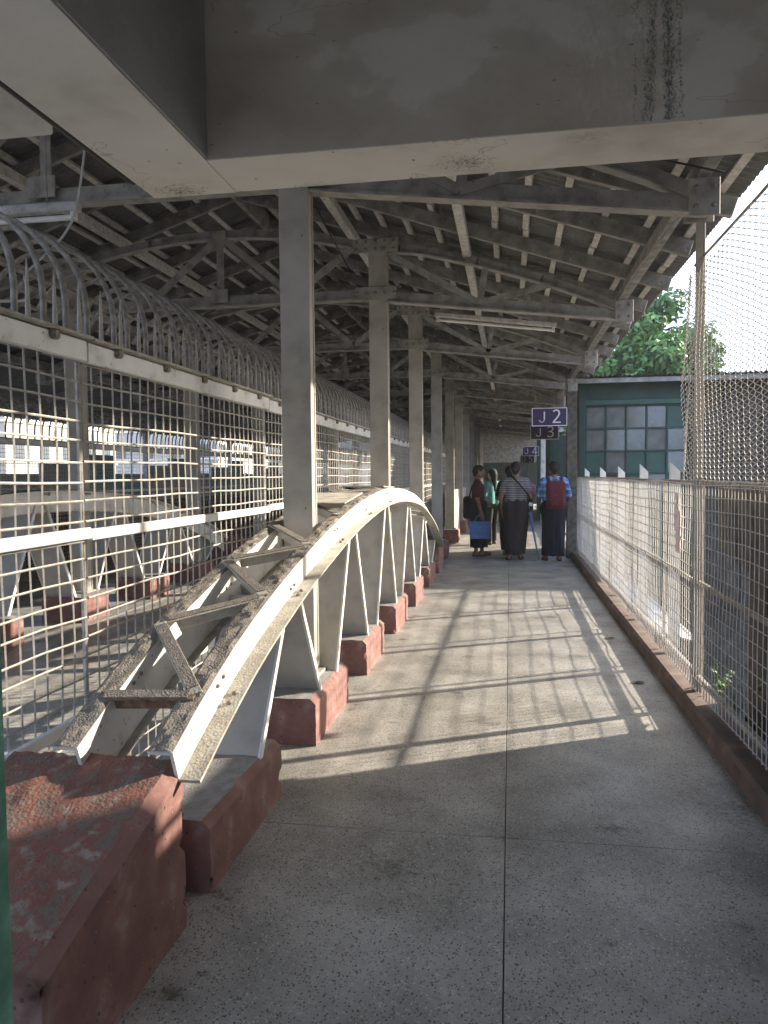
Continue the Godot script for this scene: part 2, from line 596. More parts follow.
	var dwire := noise_image(256, 56, 0.03, 4, [[0.0, Color(0.09, 0.075, 0.06)], [0.5, Color(0.21, 0.19, 0.165)], [1.0, Color(0.36, 0.345, 0.315)]], 0.2)
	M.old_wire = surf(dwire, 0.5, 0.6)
	M.beige_wire = surf(noise_image(256, 155, 0.03, 4, [[0.0, Color(0.21, 0.19, 0.155)], [0.4, Color(0.38, 0.355, 0.31)], [1.0, Color(0.50, 0.475, 0.43)]], 0.15), 0.5, 0.8)
	M.galv = surf(noise_image(256, 57, 0.03, 4, [[0.0, Color(0.36, 0.34, 0.31)], [1.0, Color(0.62, 0.60, 0.57)]], 0.1), 0.4, 0.5)
	M.post = surf(noise_image(256, 58, 0.014, 5, [[0.0, Color(0.40, 0.37, 0.32)], [0.4, Color(0.64, 0.62, 0.58)], [1.0, Color(0.76, 0.75, 0.72)]], 0.08), 0.7, 0.6)
	M.rail = surf(noise_image(256, 59, 0.02, 5, [[0.0, Color(0.12, 0.095, 0.07)], [0.5, Color(0.24, 0.21, 0.175)], [1.0, Color(0.42, 0.395, 0.36)]], 0.15), 0.7, 0.8)
	var teal := noise_image(512, 60, 0.008, 5, [[0.0, Color(0.005, 0.021, 0.014)], [0.5, Color(0.008, 0.033, 0.023)], [1.0, Color(0.017, 0.050, 0.038)]], 0.08)
	M.teal = surf(teal, 1.6, 0.5)
	M.teal_pane = surf(noise_image(256, 61, 0.02, 5, [[0.0, Color(0.010, 0.043, 0.030)], [1.0, Color(0.021, 0.072, 0.052)]], 0.06), 1.1, 0.4)
	var gl := plain(lin(0.05, 0.06, 0.06), 0.12)
	gl.metallic_specular = 0.8
	gl.albedo_texture = tex(noise_image(256, 62, 0.015, 5, [[0.0, Color(0.35, 0.36, 0.36)], [1.0, Color(1, 1, 0.98)]], 0.1))
	gl.uv1_triplanar = true
	gl.uv1_world_triplanar = true
	M.glass = gl
	M.dusty_glass = surf(noise_image(256, 63, 0.012, 5, [[0.0, Color(0.045, 0.046, 0.042)], [1.0, Color(0.125, 0.125, 0.113)]], 0.12), 0.9, 0.3)
	M.dark_wood = surf(noise_image(512, 64, 0.010, 5, [[0.0, Color(0.018, 0.015, 0.012)], [0.6, Color(0.045, 0.036, 0.028)], [1.0, Color(0.09, 0.075, 0.06)]], 0.2), 1.2, 0.85)
	M.brown_board = surf(noise_image(512, 65, 0.012, 6, [[0.0, Color(0.045, 0.036, 0.028)], [0.5, Color(0.095, 0.08, 0.065)], [1.0, Color(0.16, 0.138, 0.115)]], 0.15), 0.8, 0.9)
	M.pale_roof = surf(noise_image(512, 66, 0.008, 6, [[0.0, Color(0.20, 0.19, 0.175)], [0.45, Color(0.40, 0.395, 0.38)], [1.0, Color(0.58, 0.58, 0.58)]], 0.15), 1.9, 0.85)
	M.ground = surf(noise_image(1024, 67, 0.006, 6, [[0.0, Color(0.07, 0.062, 0.05)], [0.5, Color(0.15, 0.135, 0.11)], [1.0, Color(0.24, 0.22, 0.19)]], 0.3), 9.0, 0.95)
	M.kerb = surf(noise_image(512, 68, 0.01, 6, [[0.0, Color(0.07, 0.055, 0.047)], [0.45, Color(0.115, 0.088, 0.076)], [0.7, Color(0.15, 0.10, 0.086)], [1.0, Color(0.22, 0.195, 0.17)]], 0.12), 1.4, 0.85, soft, 0.4)
	M.plaster = surf(noise_image(512, 69, 0.006, 6, [[0.0, Color(0.30, 0.285, 0.26)], [0.5, Color(0.40, 0.39, 0.37)], [1.0, Color(0.48, 0.47, 0.45)]], 0.05), 4.0, 0.9)
	M.cream = surf(noise_image(512, 70, 0.006, 6, [[0.0, Color(0.32, 0.28, 0.24)], [0.5, Color(0.40, 0.365, 0.32)], [1.0, Color(0.47, 0.44, 0.40)]], 0.05), 4.0, 0.9)
	M.green = surf(noise_image(256, 71, 0.012, 5, [[0.0, Color(0.06, 0.16, 0.11)], [0.6, Color(0.13, 0.33, 0.23)], [1.0, Color(0.30, 0.48, 0.36)]], 0.08), 0.6, 0.4)
	M.aqua = surf(noise_image(256, 72, 0.012, 5, [[0.0, Color(0.04, 0.15, 0.14)], [1.0, Color(0.08, 0.24, 0.225)]], 0.08), 2.0, 0.6)
	M.black = plain(lin(0.012, 0.012, 0.012), 0.5)
	M.bolt = surf(noise_image(128, 73, 0.05, 3, [[0.0, Color(0.10, 0.075, 0.055)], [1.0, Color(0.32, 0.28, 0.23)]], 0.2), 0.2, 0.7)
	M.rust = surf(noise_image(256, 74, 0.03, 5, [[0.0, Color(0.09, 0.06, 0.04)], [0.5, Color(0.20, 0.12, 0.075)], [1.0, Color(0.34, 0.28, 0.21)]], 0.25), 0.4, 0.9, grit, 0.5)

# the tall face of the cross beam: patches of damp plaster and one black streak of mould where water runs down
func beam_face_material(soft: Texture2D) -> StandardMaterial3D:
	var im := noise_image(1024, 34, 0.0035, 6, [[0.0, Color(0.38, 0.33, 0.26)], [0.35, Color(0.50, 0.44, 0.355)], [0.55, Color(0.57, 0.51, 0.42)], [0.62, Color(0.66, 0.605, 0.515)], [1.0, Color(0.72, 0.665, 0.575)]], 0.05, 3.0)
	var r := RandomNumberGenerator.new()
	r.seed = 91
	# picture column 0..1023 spans x -1.04 .. 2.56 (3.6 m), row 0..1023 spans y 3.45 down to 2.55 (0.9 m)
	var runs := []
	for k in 26:
		runs.append([0.47 + r.randfn(0.0, 0.028), r.randf_range(0.35, 0.85), r.randf_range(0.3, 1.0)])
	for k in 5200:
		var w: Array = runs[r.randi() % runs.size()]
		var t := pow(r.randf(), 0.8)
		if t < w[1] * 0.3: continue
		var x := int((w[0] + 1.04) / 3.6 * 1023 + r.randfn(0.0, 1.6) + t * 5.0 * signf(w[0] - 0.47))
		var y := int(280 + t * 735)
		var old := im.get_pixel(clampi(x, 0, 1023), clampi(y, 0, 1023))
		im.fill_rect(Rect2i(clampi(x, 0, 1021), clampi(y, 0, 1012), 1, r.randi_range(2, 9)), old.lerp(Color(0.24, 0.245, 0.21), r.randf_range(0.10, 0.42) * w[2]))
	# pale lime washed out beside the streak, and a few rust-brown patches and nail holes elsewhere
	for k in 2600:
		var x := int((0.30 + r.randfn(0.0, 0.05) + 1.04) / 3.6 * 1023)
		var y := r.randi_range(300, 1010)
		var old := im.get_pixel(clampi(x, 0, 1023), y)
		im.fill_rect(Rect2i(clampi(x, 0, 1018), y, r.randi_range(1, 3), r.randi_range(6, 30)), old.lerp(Color(0.80, 0.77, 0.71), 0.06))
	for k in 60:
		var x := r.randi_range(0, 1010)
		var y := r.randi_range(200, 1010)
		var old := im.get_pixel(x, y)
		im.fill_rect(Rect2i(x, y, r.randi_range(1, 4), r.randi_range(1, 5)), old.lerp(Color(0.36, 0.29, 0.22), 0.5))
	cracks(im, 59, 12, Color(0.40, 0.37, 0.32))
	var m := StandardMaterial3D.new()
	m.albedo_texture = tex(im)
	m.roughness = 0.85
	return m

# ==================================================================== ground, floors, kerb
func floors() -> void:
	structure("ground", bx(Vector3(0, -6.3, -60), Vector3(900, 0.4, 900)), M.ground)
	var fl := Node3D.new()
	fl.name = "walkway_floor"
	add_child(fl)
	fl.set_meta("kind", "structure")
	var zs := [3.0, -3.04, -9.1, -15.1, -21.1, -27.1, -33.1, -39.0]
	var xs := [[-1.62, -0.0235], [-0.020, 1.06]]
	for i in zs.size() - 1:
		for x in xs:
			var z0: float = zs[i] - 0.0018
			var z1: float = zs[i + 1] + 0.0018
			var s := MB.new()
			s.cbox(Vector3((x[0] + x[1]) / 2, -0.06, (z0 + z1) / 2), Vector3(x[1] - x[0], 0.12, z0 - z1), 0.0015)
			obj("slab", s, M.terrazzo, fl)
	for i in zs.size() - 1:
		for x in [[-4.1, -1.626], [-5.7, -4.106], [-6.9, -5.706]]:
			var s := MB.new()
			s.cbox(Vector3((x[0] + x[1]) / 2, -0.06, (zs[i] + zs[i + 1]) / 2), Vector3(x[1] - x[0], 0.12, zs[i] - zs[i + 1] - 0.006), 0.004)
			obj("slab", s, M.terrazzo, fl)
	var deck := bx(Vector3(-2.87, -0.30, -18.0), Vector3(8.3, 0.34, 42.0))
	structure("bridge_deck", deck, M.dark_wood)
	var k := SDF.new(Vector3(0.98, -0.06, -0.2), Vector3(1.30, 0.22, 0.2), 0.02)
	var kb := MB.new()
	kb.cbox(Vector3(1.145, 0.03, -5.8), Vector3(0.22, 0.15, 15.6), 0.018)
	structure("kerb", kb, M.kerb)
	var k2 := MB.new()
	k2.cbox(Vector3(-6.83, 0.035, -18.0), Vector3(0.2, 0.21, 42.0), 0.018)
	structure("kerb", k2, M.kerb)

# ==================================================================== concrete canopy over the viewer
func canopy() -> void:
	var t := thing("concrete_canopy", "off-white concrete beams with dirty grey inner faces overhead in the foreground", "canopy")
	# cross beam: soffit 2.55, z -2.59 .. -2.90; its near face carries the stained plaster
	var cb := MB.new()
	cb.hexa([Vector3(-1.04, 2.55, -2.90), Vector3(3.4, 2.55, -2.87), Vector3(-1.04, 3.45, -2.90), Vector3(3.4, 3.45, -2.87), Vector3(-1.04, 2.55, -2.60), Vector3(3.4, 2.55, -2.57), Vector3(-1.04, 3.45, -2.60), Vector3(3.4, 3.45, -2.57)])
	obj("cross_beam", cb, M.soffit, t)
	var f := PackedVector3Array([Vector3(-1.04, 2.552, -2.596), Vector3(-1.04, 3.45, -2.596), Vector3(2.56, 3.45, -2.570), Vector3(2.56, 2.552, -2.570)])
	var a := []
	a.resize(Mesh.ARRAY_MAX)
	a[Mesh.ARRAY_VERTEX] = PackedVector3Array([f[0], f[1], f[2], f[0], f[2], f[3]])
	var nn := PackedVector3Array()
	for i in 6: nn.append(Vector3(0, 0, 1))
	a[Mesh.ARRAY_NORMAL] = nn
	a[Mesh.ARRAY_TEX_UV] = PackedVector2Array([Vector2(0, 1), Vector2(0, 0), Vector2(1, 0), Vector2(0, 1), Vector2(1, 0), Vector2(1, 1)])
	var am := ArrayMesh.new()
	am.add_surface_from_arrays(Mesh.PRIMITIVE_TRIANGLES, a)
	place("stained_plaster", am, M.beam_face, t)
	var sb := MB.new()
	sb.hexa([Vector3(-1.38, 2.55, -2.905), Vector3(-1.043, 2.55, -2.905), Vector3(-1.38, 3.45, -2.905), Vector3(-1.043, 3.45, -2.905), Vector3(-1.42, 2.55, 2.4), Vector3(-1.04, 2.55, 2.4), Vector3(-1.42, 3.45, 2.4), Vector3(-1.04, 3.45, 2.4)])
	obj("side_beam", sb, M.soffit, t)
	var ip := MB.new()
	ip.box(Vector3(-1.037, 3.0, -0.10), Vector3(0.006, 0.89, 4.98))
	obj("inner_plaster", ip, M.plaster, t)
	obj("ceiling_slab", bx(Vector3(0.95, 3.54, -0.2), Vector3(5.0, 0.16, 5.4)), M.soffit, t)
	obj("end_beam", bx(Vector3(1.2, 3.0, 2.55), Vector3(5.2, 0.9, 0.3)), M.soffit, t)
	var hall := thing("unseen_back_shade", "unseen pale wall with an opening, added behind the viewer to dim the sides that face it", "building")  # added out of view; wall and opening set how dim camera-facing sides get
	obj("wall", bx(Vector3(-4.9, -0.4, 3.9), Vector3(6.6, 11.4, 0.25)), M.plaster, hall)
	obj("wall", bx(Vector3(2.5, -0.4, 3.9), Vector3(1.4, 11.4, 0.25)), M.plaster, hall)
	obj("lintel", bx(Vector3(0.1, 4.15, 3.9), Vector3(3.4, 2.3, 0.25)), M.plaster, hall)
	obj("floor", bx(Vector3(-1.0, -0.12, 3.6), Vector3(8.0, 0.2, 1.2)), M.terrazzo, hall)
	# unseen wall on the right, put there to shade the near end
	var w := thing("sun_blocker_wall", "tall plastered wall added out of view beyond the near right fence to block the sun", "building")
	obj("wall", bx(Vector3(3.15, -0.4, -0.35), Vector3(0.25, 11.4, 7.9)), M.plaster, w)
	obj("roof_slab", bx(Vector3(4.6, 5.38, -0.35), Vector3(3.4, 0.16, 8.3)), M.soffit, w)
	var pa := thing("shade_boards", "dark timber boards added outside the near right fence to shade the floor", "wall")
	for i in 22:  # added, mostly out of view, to keep sun and sky off the floor
		obj("plank", bx(Vector3(1.40 + rng.randf_range(-0.003, 0.003), -0.40, -4.62 + 0.33 * i), Vector3(0.03, 3.6, 0.322), 0.003), M.dark_wood, pa)
	var g := MB.new()
	g.cbox(Vector3(-1.030, 1.27, -1.30), Vector3(0.10, 2.54, 0.10), 0.006)
	tag(obj("green_post", g, M.green), "slim green painted post at the lower left edge beside the red ramped block", "post")
	# second, smaller soffit left of the canopy
	var s2 := MB.new()
	s2.cbox(Vector3(-2.6, 2.88, -2.68), Vector3(1.66, 0.16, 0.34), 0.008)
	tag(obj("concrete_lintel", s2, M.soffit), "pale concrete lintel at the upper left corner behind the canopy", "lintel")
	var pp := MB.new()
	pp.tube(PackedVector3Array([Vector3(-1.50, 2.66, -1.2), Vector3(-1.49, 2.66, -2.95)]), 0.035, 8)
	tag(obj("drain_pipe", pp, M.black), "dark drain pipe running along the outer edge of the overhead side beam", "pipe")

# ==================================================================== roof
const SLOPE := 0.33
func rafter_y(x: float) -> float:
	return 3.03 + SLOPE * (1.35 - (x if x > ZC else 2.0 * ZC - x))
func frame_z(k: int) -> float:
	return -1.56 - 2.94 * k

func roof() -> void:
	var t := thing("walkway_roof", "grey corrugated gable roof on whitish rafters and trusses above the walkways", "roof")
	var z_end := -36.5
	# corrugated sheets, laid in three rows down each slope
	for s in [1.0, -1.0]:
		var rows := [[-2.85, -1.40], [-1.48, 0.02], [-0.06, 1.44]]
		for r in 3:
			var mesh := corrugated(rows[r][0], rows[r][1], 1.02, s, 0.012 * (2 - r))
			var z := -1.2
			var i := 0
			while z > z_end:
				var o := place("roof_sheet", mesh, M.sheet, t, Vector3(0, rng.randf_range(0, 0.004), z))
				z -= 0.98
				i += 1
		# battens along the bridge, under the sheets
		for k in 15:
			var x := -2.70 + 0.285 * k + rng.randf_range(-0.02, 0.02)
			var y := rafter_y(x) + 0.125 + 0.02
			var zz := -1.0
			while zz > z_end:
				var l := 5.88
				var b := MB.new()
				b.bar(Vector3(side(x, s), y, zz), Vector3(side(x + rng.randf_range(-0.012, 0.012), s), y, zz - l + 0.02), 0.05, 0.036, Vector3(s * SLOPE, 1, 0))
				obj("batten", b, M.batten, t)
				zz -= l
		# rafters down the slope
		var n := 0
		var rz := -1.25
		while rz > z_end:
			var b := MB.new()
			var j := rng.randf_range(-0.03, 0.03)
			var xe := 1.35 + rng.randf_range(-0.03, 0.03)
			b.bar(Vector3(side(-2.83, s), rafter_y(-2.83) + 0.062, rz + j), Vector3(side(xe, s), rafter_y(xe) + 0.062, rz + j), 0.048, 0.12, Vector3(s * SLOPE, 1, 0), 0.004)
			obj("rafter", b, M.timber, t)
			rz -= 0.97
		# purlins along the bridge, carrying the rafters
		for px in [1.03, -0.40, -1.62]:
			var b := MB.new()
			var y := rafter_y(px) - 0.052
			b.bar(Vector3(side(px, s), y, -1.3), Vector3(side(px, s), y, z_end), 0.075, 0.095, Vector3.UP, 0.006)
			obj("purlin", b, M.batten if px < 0.5 else M.timber, t)
	var rb := MB.new()
	rb.bar(Vector3(ZC, rafter_y(ZC) + 0.05, -1.3), Vector3(ZC, rafter_y(ZC) + 0.05, z_end), 0.045, 0.20)
	obj("ridge_board", rb, M.timber, t)
	var rc := MB.new()
	for s in [1.0, -1.0]:
		rc.bar(Vector3(ZC + 0.13 * s, rafter_y(ZC) + 0.19, -1.2), Vector3(ZC + 0.13 * s, rafter_y(ZC) + 0.19, z_end), 0.30, 0.01, Vector3(s * SLOPE, 1, 0))
	obj("ridge_cap", rc, M.sheet, t)
	# one steel truss at every pair of columns
	for k in range(0, 12):
		truss(t, frame_z(k))

func corrugated(x0: float, x1: float, wide: float, s: float, lift: float) -> ArrayMesh:
	var m := MB.new()
	var pitch := 0.078
	var n := int(wide / pitch * 6.0)
	var a0 := Vector3(side(x0, s), rafter_y(x0) + 0.185 + lift, 0)
	var a1 := Vector3(side(x1, s), rafter_y(x1) + 0.185 + lift, 0)
	var up := Vector3(s * SLOPE, 1, 0).normalized()
	for i in n:
		var z0 := -wide * i / n
		var z1 := -wide * (i + 1) / n
		var h0 := cos(TAU * z0 / pitch) * 0.012
		var h1 := cos(TAU * z1 / pitch) * 0.012
		var q := [a0 + up * h0 + Vector3(0, 0, z0), a1 + up * h0 + Vector3(0, 0, z0), a1 + up * h1 + Vector3(0, 0, z1), a0 + up * h1 + Vector3(0, 0, z1)]
		m.quad(q[0], q[1], q[2], q[3], up)
		m.quad(q[0] - up * 0.002, q[1] - up * 0.002, q[2] - up * 0.002, q[3] - up * 0.002, -up)
	return m.mesh()

func truss(t: Node3D, z: float) -> void:
	var tr := Node3D.new()
	tr.name = "truss"
	t.add_child(tr, true)
	for s in [1.0, -1.0]:
		# cantilevered arm: humped top chord and straight bottom chord meeting at a riveted tip
		var top := PackedVector3Array()
		for p in [[-1.36, 3.66], [-0.85, 3.60], [-0.3, 3.46], [0.3, 3.27], [0.75, 3.09], [1.06, 2.945]]:
			top.append(Vector3(side(p[0], s), p[1], z))
		for i in top.size() - 1:
			var c := MB.new()
			var d := (top[i + 1] - top[i]).normalized() * 0.006
			c.tee(top[i] - d, top[i + 1] + d, 0.085, 0.09, 0.014)
			obj("top_chord", c, M.truss, tr)
		var c := MB.new()
		c.tee(Vector3(side(-1.40, s), 3.20, z), Vector3(side(1.08, s), 2.90, z), 0.095, 0.11, 0.016)
		obj("bottom_chord", c, M.truss, tr)
		for w in [[-1.22, 3.62, -0.28, 3.07], [-0.28, 3.07, -0.22, 3.43], [-0.28, 3.07, 0.40, 3.22]]:
			var b := MB.new()
			b.bar(Vector3(side(w[0], s), w[1], z + 0.012), Vector3(side(w[2], s), w[3], z + 0.012), 0.012, 0.06, Vector3.UP)
			obj("web_bar", b, M.truss, tr)
		# riveted plates at the tip and at the column head
		var g := MB.new()
		g.cbox(Vector3(side(1.035, s), 2.93, z + 0.062), Vector3(0.16, 0.20, 0.012), 0.003)
		g.cbox(Vector3(side(1.035, s), 2.93, z - 0.062), Vector3(0.16, 0.20, 0.012), 0.003)
		var gp := obj("tip_plate", g, M.truss, tr)
		var g2 := MB.new()
		g2.cbox(Vector3(side(-1.27, s), 3.65, z + 0.068), Vector3(0.44, 0.13, 0.012), 0.003)
		g2.cbox(Vector3(side(-1.27, s), 3.20, z + 0.068), Vector3(0.40, 0.12, 0.012), 0.003)
		obj("head_plate", g2, M.truss, tr)
		var rv := MB.new()
		for px in [-1.45, -1.36, -1.27, -1.18, -1.09]:
			for y in [3.685, 3.615, 3.20]:
				rv.cbox(Vector3(side(px, s), y, z + 0.078), Vector3(0.03, 0.03, 0.018), 0.008)
		for px in [0.99, 1.08]:
			for y in [2.88, 2.98]:
				rv.cbox(Vector3(side(px, s), y, z + 0.074), Vector3(0.026, 0.026, 0.016), 0.007)
		obj("rivets", rv, M.bolt, tr).set_meta("kind", "stuff")
	# middle span between the two rows of columns
	var pts := PackedVector3Array()
	for i in 9:
		var u := i / 8.0
		pts.append(Vector3(lerpf(-1.36, -4.34, u), 3.66 + 0.20 * 4.0 * u * (1.0 - u), z))
	for i in 8:
		var c := MB.new()
		var d := (pts[i + 1] - pts[i]).normalized() * 0.006
		c.tee(pts[i] - d, pts[i + 1] + d, 0.085, 0.09, 0.014)
		obj("top_chord", c, M.truss, tr)
	var bc := MB.new()
	bc.tee(Vector3(-1.40, 3.20, z), Vector3(-4.30, 3.20, z), 0.095, 0.11, 0.016)
	obj("bottom_chord", bc, M.truss, tr)
	for w in [[-2.85, 3.22, -2.85, 3.84], [-2.1, 3.22, -1.5, 3.66], [-2.1, 3.22, -2.8, 3.80], [-3.6, 3.22, -4.2, 3.66], [-3.6, 3.22, -2.9, 3.80]]:
		var b := MB.new()
		b.bar(Vector3(w[0], w[1], z + 0.012), Vector3(w[2], w[3], z + 0.012), 0.012, 0.07, Vector3.UP)
		obj("web_bar", b, M.truss, tr)
	var kp := MB.new()
	kp.cbox(Vector3(-2.85, 3.25, z + 0.06), Vector3(0.18, 0.13, 0.012), 0.003)
	kp.cbox(Vector3(-2.85, 3.83, z + 0.06), Vector3(0.16, 0.11, 0.012), 0.003)
	obj("king_plate", kp, M.truss, tr)

# ==================================================================== columns
func columns() -> void:
	var ord := ["in front", "second", "third", "fourth", "fifth", "sixth", "seventh", "eighth", "ninth", "tenth", "eleventh"]
	for s in [1.0, -1.0]:
		for k in range(1, 12):
			var z := frame_z(k)
			var lab := ""
			if s > 0.0:
				lab = "nearest grey steel column rising out of the white arch truss" if k == 1 else ord[k - 1] + " grey steel column along the left of the walkway"
			else:
				lab = ord[k - 1] + " dark steel column of the far row beyond the mesh fence" if k > 1 else "nearest dark steel column of the far row beyond the mesh fence"
			var c := thing("steel_column", lab, "column", Vector3(side(-1.25, s), 0, z), 0.0, "columns of the right row" if s > 0.0 else "columns of the left row")
			var b := MB.new()
			b.cbox(Vector3(0, 1.86, 0), Vector3(0.168, 3.68, 0.076), 0.003)
			obj("shaft", b, M.column, c)
			for e in [-1.0, 1.0]:
				var f := MB.new()
				f.cbox(Vector3(0, 1.86, e * 0.047), Vector3(0.18, 3.68, 0.018), 0.003)
				obj("flange", f, M.column, c)
			obj("base_plate", bx(Vector3(0, 0.265 if k <= 3 else 0.32, 0), Vector3(0.26, 0.02, 0.26), 0.004), M.column, c)

# ==================================================================== arch trusses on red blocks
func arch_path(n := 48) -> PackedVector3Array:
	var c := Curve3D.new()
	var ctl := [[-2.20, 0.600], [-2.46, 0.705], [-2.96, 0.865], [-3.86, 1.06], [-5.1, 1.245], [-6.6, 1.335], [-8.3, 1.245], [-9.6, 1.03], [-10.5, 0.79], [-11.3, 0.5]]
	for i in ctl.size():
		var p := Vector3(0, ctl[i][1], ctl[i][0])
		var a: Array = ctl[maxi(0, i - 1)]
		var b: Array = ctl[mini(ctl.size() - 1, i + 1)]
		var tn := Vector3(0, b[1] - a[1], b[0] - a[0]) / 6.0
		c.add_point(p, -tn, tn)
	var out := PackedVector3Array()
	for i in n + 1:
		out.append(c.sample_baked(c.get_baked_length() * i / n))
	return out
func arch_y(path: PackedVector3Array, z: float) -> float:
	for i in path.size() - 1:
		if z <= path[i].z and z >= path[i + 1].z:
			return lerpf(path[i].y, path[i + 1].y, (path[i].z - z) / (path[i].z - path[i + 1].z))
	return 0.5

func dust_strip(path: PackedVector3Array, x0: float, x1: float, n0: float, seed_: int) -> MB:
	var f := FastNoiseLite.new()
	f.seed = seed_
	f.frequency = 9.0
	f.fractal_octaves = 3
	var m := MB.new()
	var fine := PackedVector3Array()
	for i in (path.size() - 1) * 8:
		var u := i / 8.0
		fine.append(path[int(u)].lerp(path[int(u) + 1], u - int(u)))
	var w := 7
	var rows := []
	for i in fine.size():
		var d := (fine[mini(i + 1, fine.size() - 1)] - fine[maxi(i - 1, 0)]).normalized()
		var u := Vector3(0, -d.z, d.y)
		if u.y < 0.0: u = -u
		var row := PackedVector3Array()
		for j in w:
			var x := lerpf(x0, x1, j / float(w - 1))
			var edge := minf(j, w - 1 - j)
			var h := clampf((f.get_noise_2d(fine[i].z, x * 1.3) + 0.35) * 0.014, 0.0015, 0.014) if edge > 0 else 0.0
			row.append(fine[i] + u * (n0 + h) + Vector3(x, 0, 0))
		rows.append(row)
	for i in fine.size() - 1:
		for j in w - 1:
			m.quad(rows[i][j], rows[i][j + 1], rows[i + 1][j + 1], rows[i + 1][j], Vector3.UP)
	return m

# cast block: flat-sided prism with one bevelled upper edge, faces gridded and roughened, corners chipped
# returns [sides, top]; near end at zn (low, height yn), far end at zf (height yf)
func rough_prism(x0: float, x1: float, yn: float, yf: float, zn: float, zf: float, bev: float, seed_: int, lump: float) -> Array:
	var f := FastNoiseLite.new()
	f.seed = seed_
	f.frequency = 5.0
	f.fractal_octaves = 4
	var g := FastNoiseLite.new()
	g.seed = seed_ + 50
	g.frequency = 11.0
	g.fractal_octaves = 3
	var top_y := func(z: float) -> float:
		return lerpf(yn, yf, (z - zn) / (zf - zn))
	var shift := func(p: Vector3) -> Vector3:
		var yt: float = top_y.call(p.z)
		var d := Vector3(f.get_noise_3dv(p), f.get_noise_3dv(p + Vector3(30, 0, 0)), f.get_noise_3dv(p + Vector3(0, 0, 30))) * 0.004
		# distance to the nearest two faces tells an edge
		var dx := minf(p.x - x0, x1 - p.x)
		var dy := maxf(yt - p.y, 0.0)
		var dz := minf(zn - p.z, p.z - zf)
		var a := [dx, dy, dz]
		a.sort()
		var e: float = a[0] + a[1]
		var chip := maxf(0.0, g.get_noise_3dv(p * Vector3(1, 0.8, 1)) - 0.08) * 0.05 * clampf(1.0 - e / 0.045, 0.0, 1.0)
		var inward := Vector3((x0 + x1) * 0.5 - p.x, -p.y * 0.3, (zn + zf) * 0.5 - p.z).normalized()
		d += inward * chip
		if lump > 0.0 and p.y > yt - 0.05:
			var w := clampf((x1 - bev - 0.02 - p.x) * 12.0, 0.0, 1.0)
			d.y += (f.get_noise_2d(p.x * 0.9 + 3.0, p.z * 0.9) * 1.2 + maxf(0.0, g.get_noise_2d(p.x * 0.8, p.z * 0.8)) * 0.7) * lump * w
		return p + d
	var res := [MB.new(), MB.new()]
	var patch := func(a: Vector3, b: Vector3, c: Vector3, d: Vector3, hint: Vector3, which: int) -> void:
		var nu := clampi(int(a.distance_to(b) / 0.016), 2, 60)
		var nv := clampi(int(a.distance_to(d) / 0.016), 2, 60)
		var pts := []
		for iu in nu + 1:
			var row := PackedVector3Array()
			for iv in nv + 1:
				var u := iu / float(nu)
				var w := iv / float(nv)
				row.append(shift.call(a.lerp(b, u).lerp(d.lerp(c, u), w)))
			pts.append(row)
		var m: MB = res[which]
		var nrm := []
		for iu in nu + 1:
			var row := PackedVector3Array()
			for iv in nv + 1:
				var du: Vector3 = pts[mini(iu + 1, nu)][iv] - pts[maxi(iu - 1, 0)][iv]
				var dv: Vector3 = pts[iu][mini(iv + 1, nv)] - pts[iu][maxi(iv - 1, 0)]
				var n := du.cross(dv).normalized()
				row.append(n if n.dot(hint) > 0.0 else -n)
			nrm.append(row)
		for iu in nu:
			for iv in nv:
				var q := [pts[iu][iv], pts[iu + 1][iv], pts[iu + 1][iv + 1], pts[iu][iv + 1]]
				var qn := [nrm[iu][iv], nrm[iu + 1][iv], nrm[iu + 1][iv + 1], nrm[iu][iv + 1]]
				var o := [0, 1, 2, 0, 2, 3] if (q[2] - q[0]).cross(q[1] - q[0]).dot(hint) > 0.0 else [0, 2, 1, 0, 3, 2]
				for k in o:
					m.v.append(q[k]); m.n.append(qn[k])
	var xb := x1 - bev
	patch.call(Vector3(x1, -0.02, zn), Vector3(x1, -0.02, zf), Vector3(x1, yf - bev, zf), Vector3(x1, yn - bev, zn), Vector3.RIGHT, 0)
	patch.call(Vector3(x0, -0.02, zn), Vector3(x0, -0.02, zf), Vector3(x0, yf, zf), Vector3(x0, yn, zn), Vector3.LEFT, 0)
	patch.call(Vector3(x1, yn - bev, zn), Vector3(x1, yf - bev, zf), Vector3(xb, yf, zf), Vector3(xb, yn, zn), Vector3(1, 1, 0), 0)
	patch.call(Vector3(x0, yn, zn), Vector3(x0, yf, zf), Vector3(xb, yf, zf), Vector3(xb, yn, zn), Vector3.UP, 1)
	for e in [[zn, yn, 1.0], [zf, yf, -1.0]]:
		patch.call(Vector3(x0, -0.02, e[0]), Vector3(x1, -0.02, e[0]), Vector3(x1, e[1] - bev, e[0]), Vector3(x0, e[1] - bev, e[0]), Vector3(0, 0, e[2]), 0)
		patch.call(Vector3(x0, e[1] - bev, e[0]), Vector3(x1, e[1] - bev, e[0]), Vector3(xb, e[1], e[0]), Vector3(x0, e[1], e[0]), Vector3(0, 0, e[2]), 0)
	return res

func red_block(called: String, parts: Array, at: Vector3, turn: float, scale_: Vector3, label: String, group: String) -> void:
	var t := thing(called, label, "block", at, turn, group)
	t.scale = scale_
	place("body", parts[0], M.red, t)
	place("top", parts[1], M.grime, t)

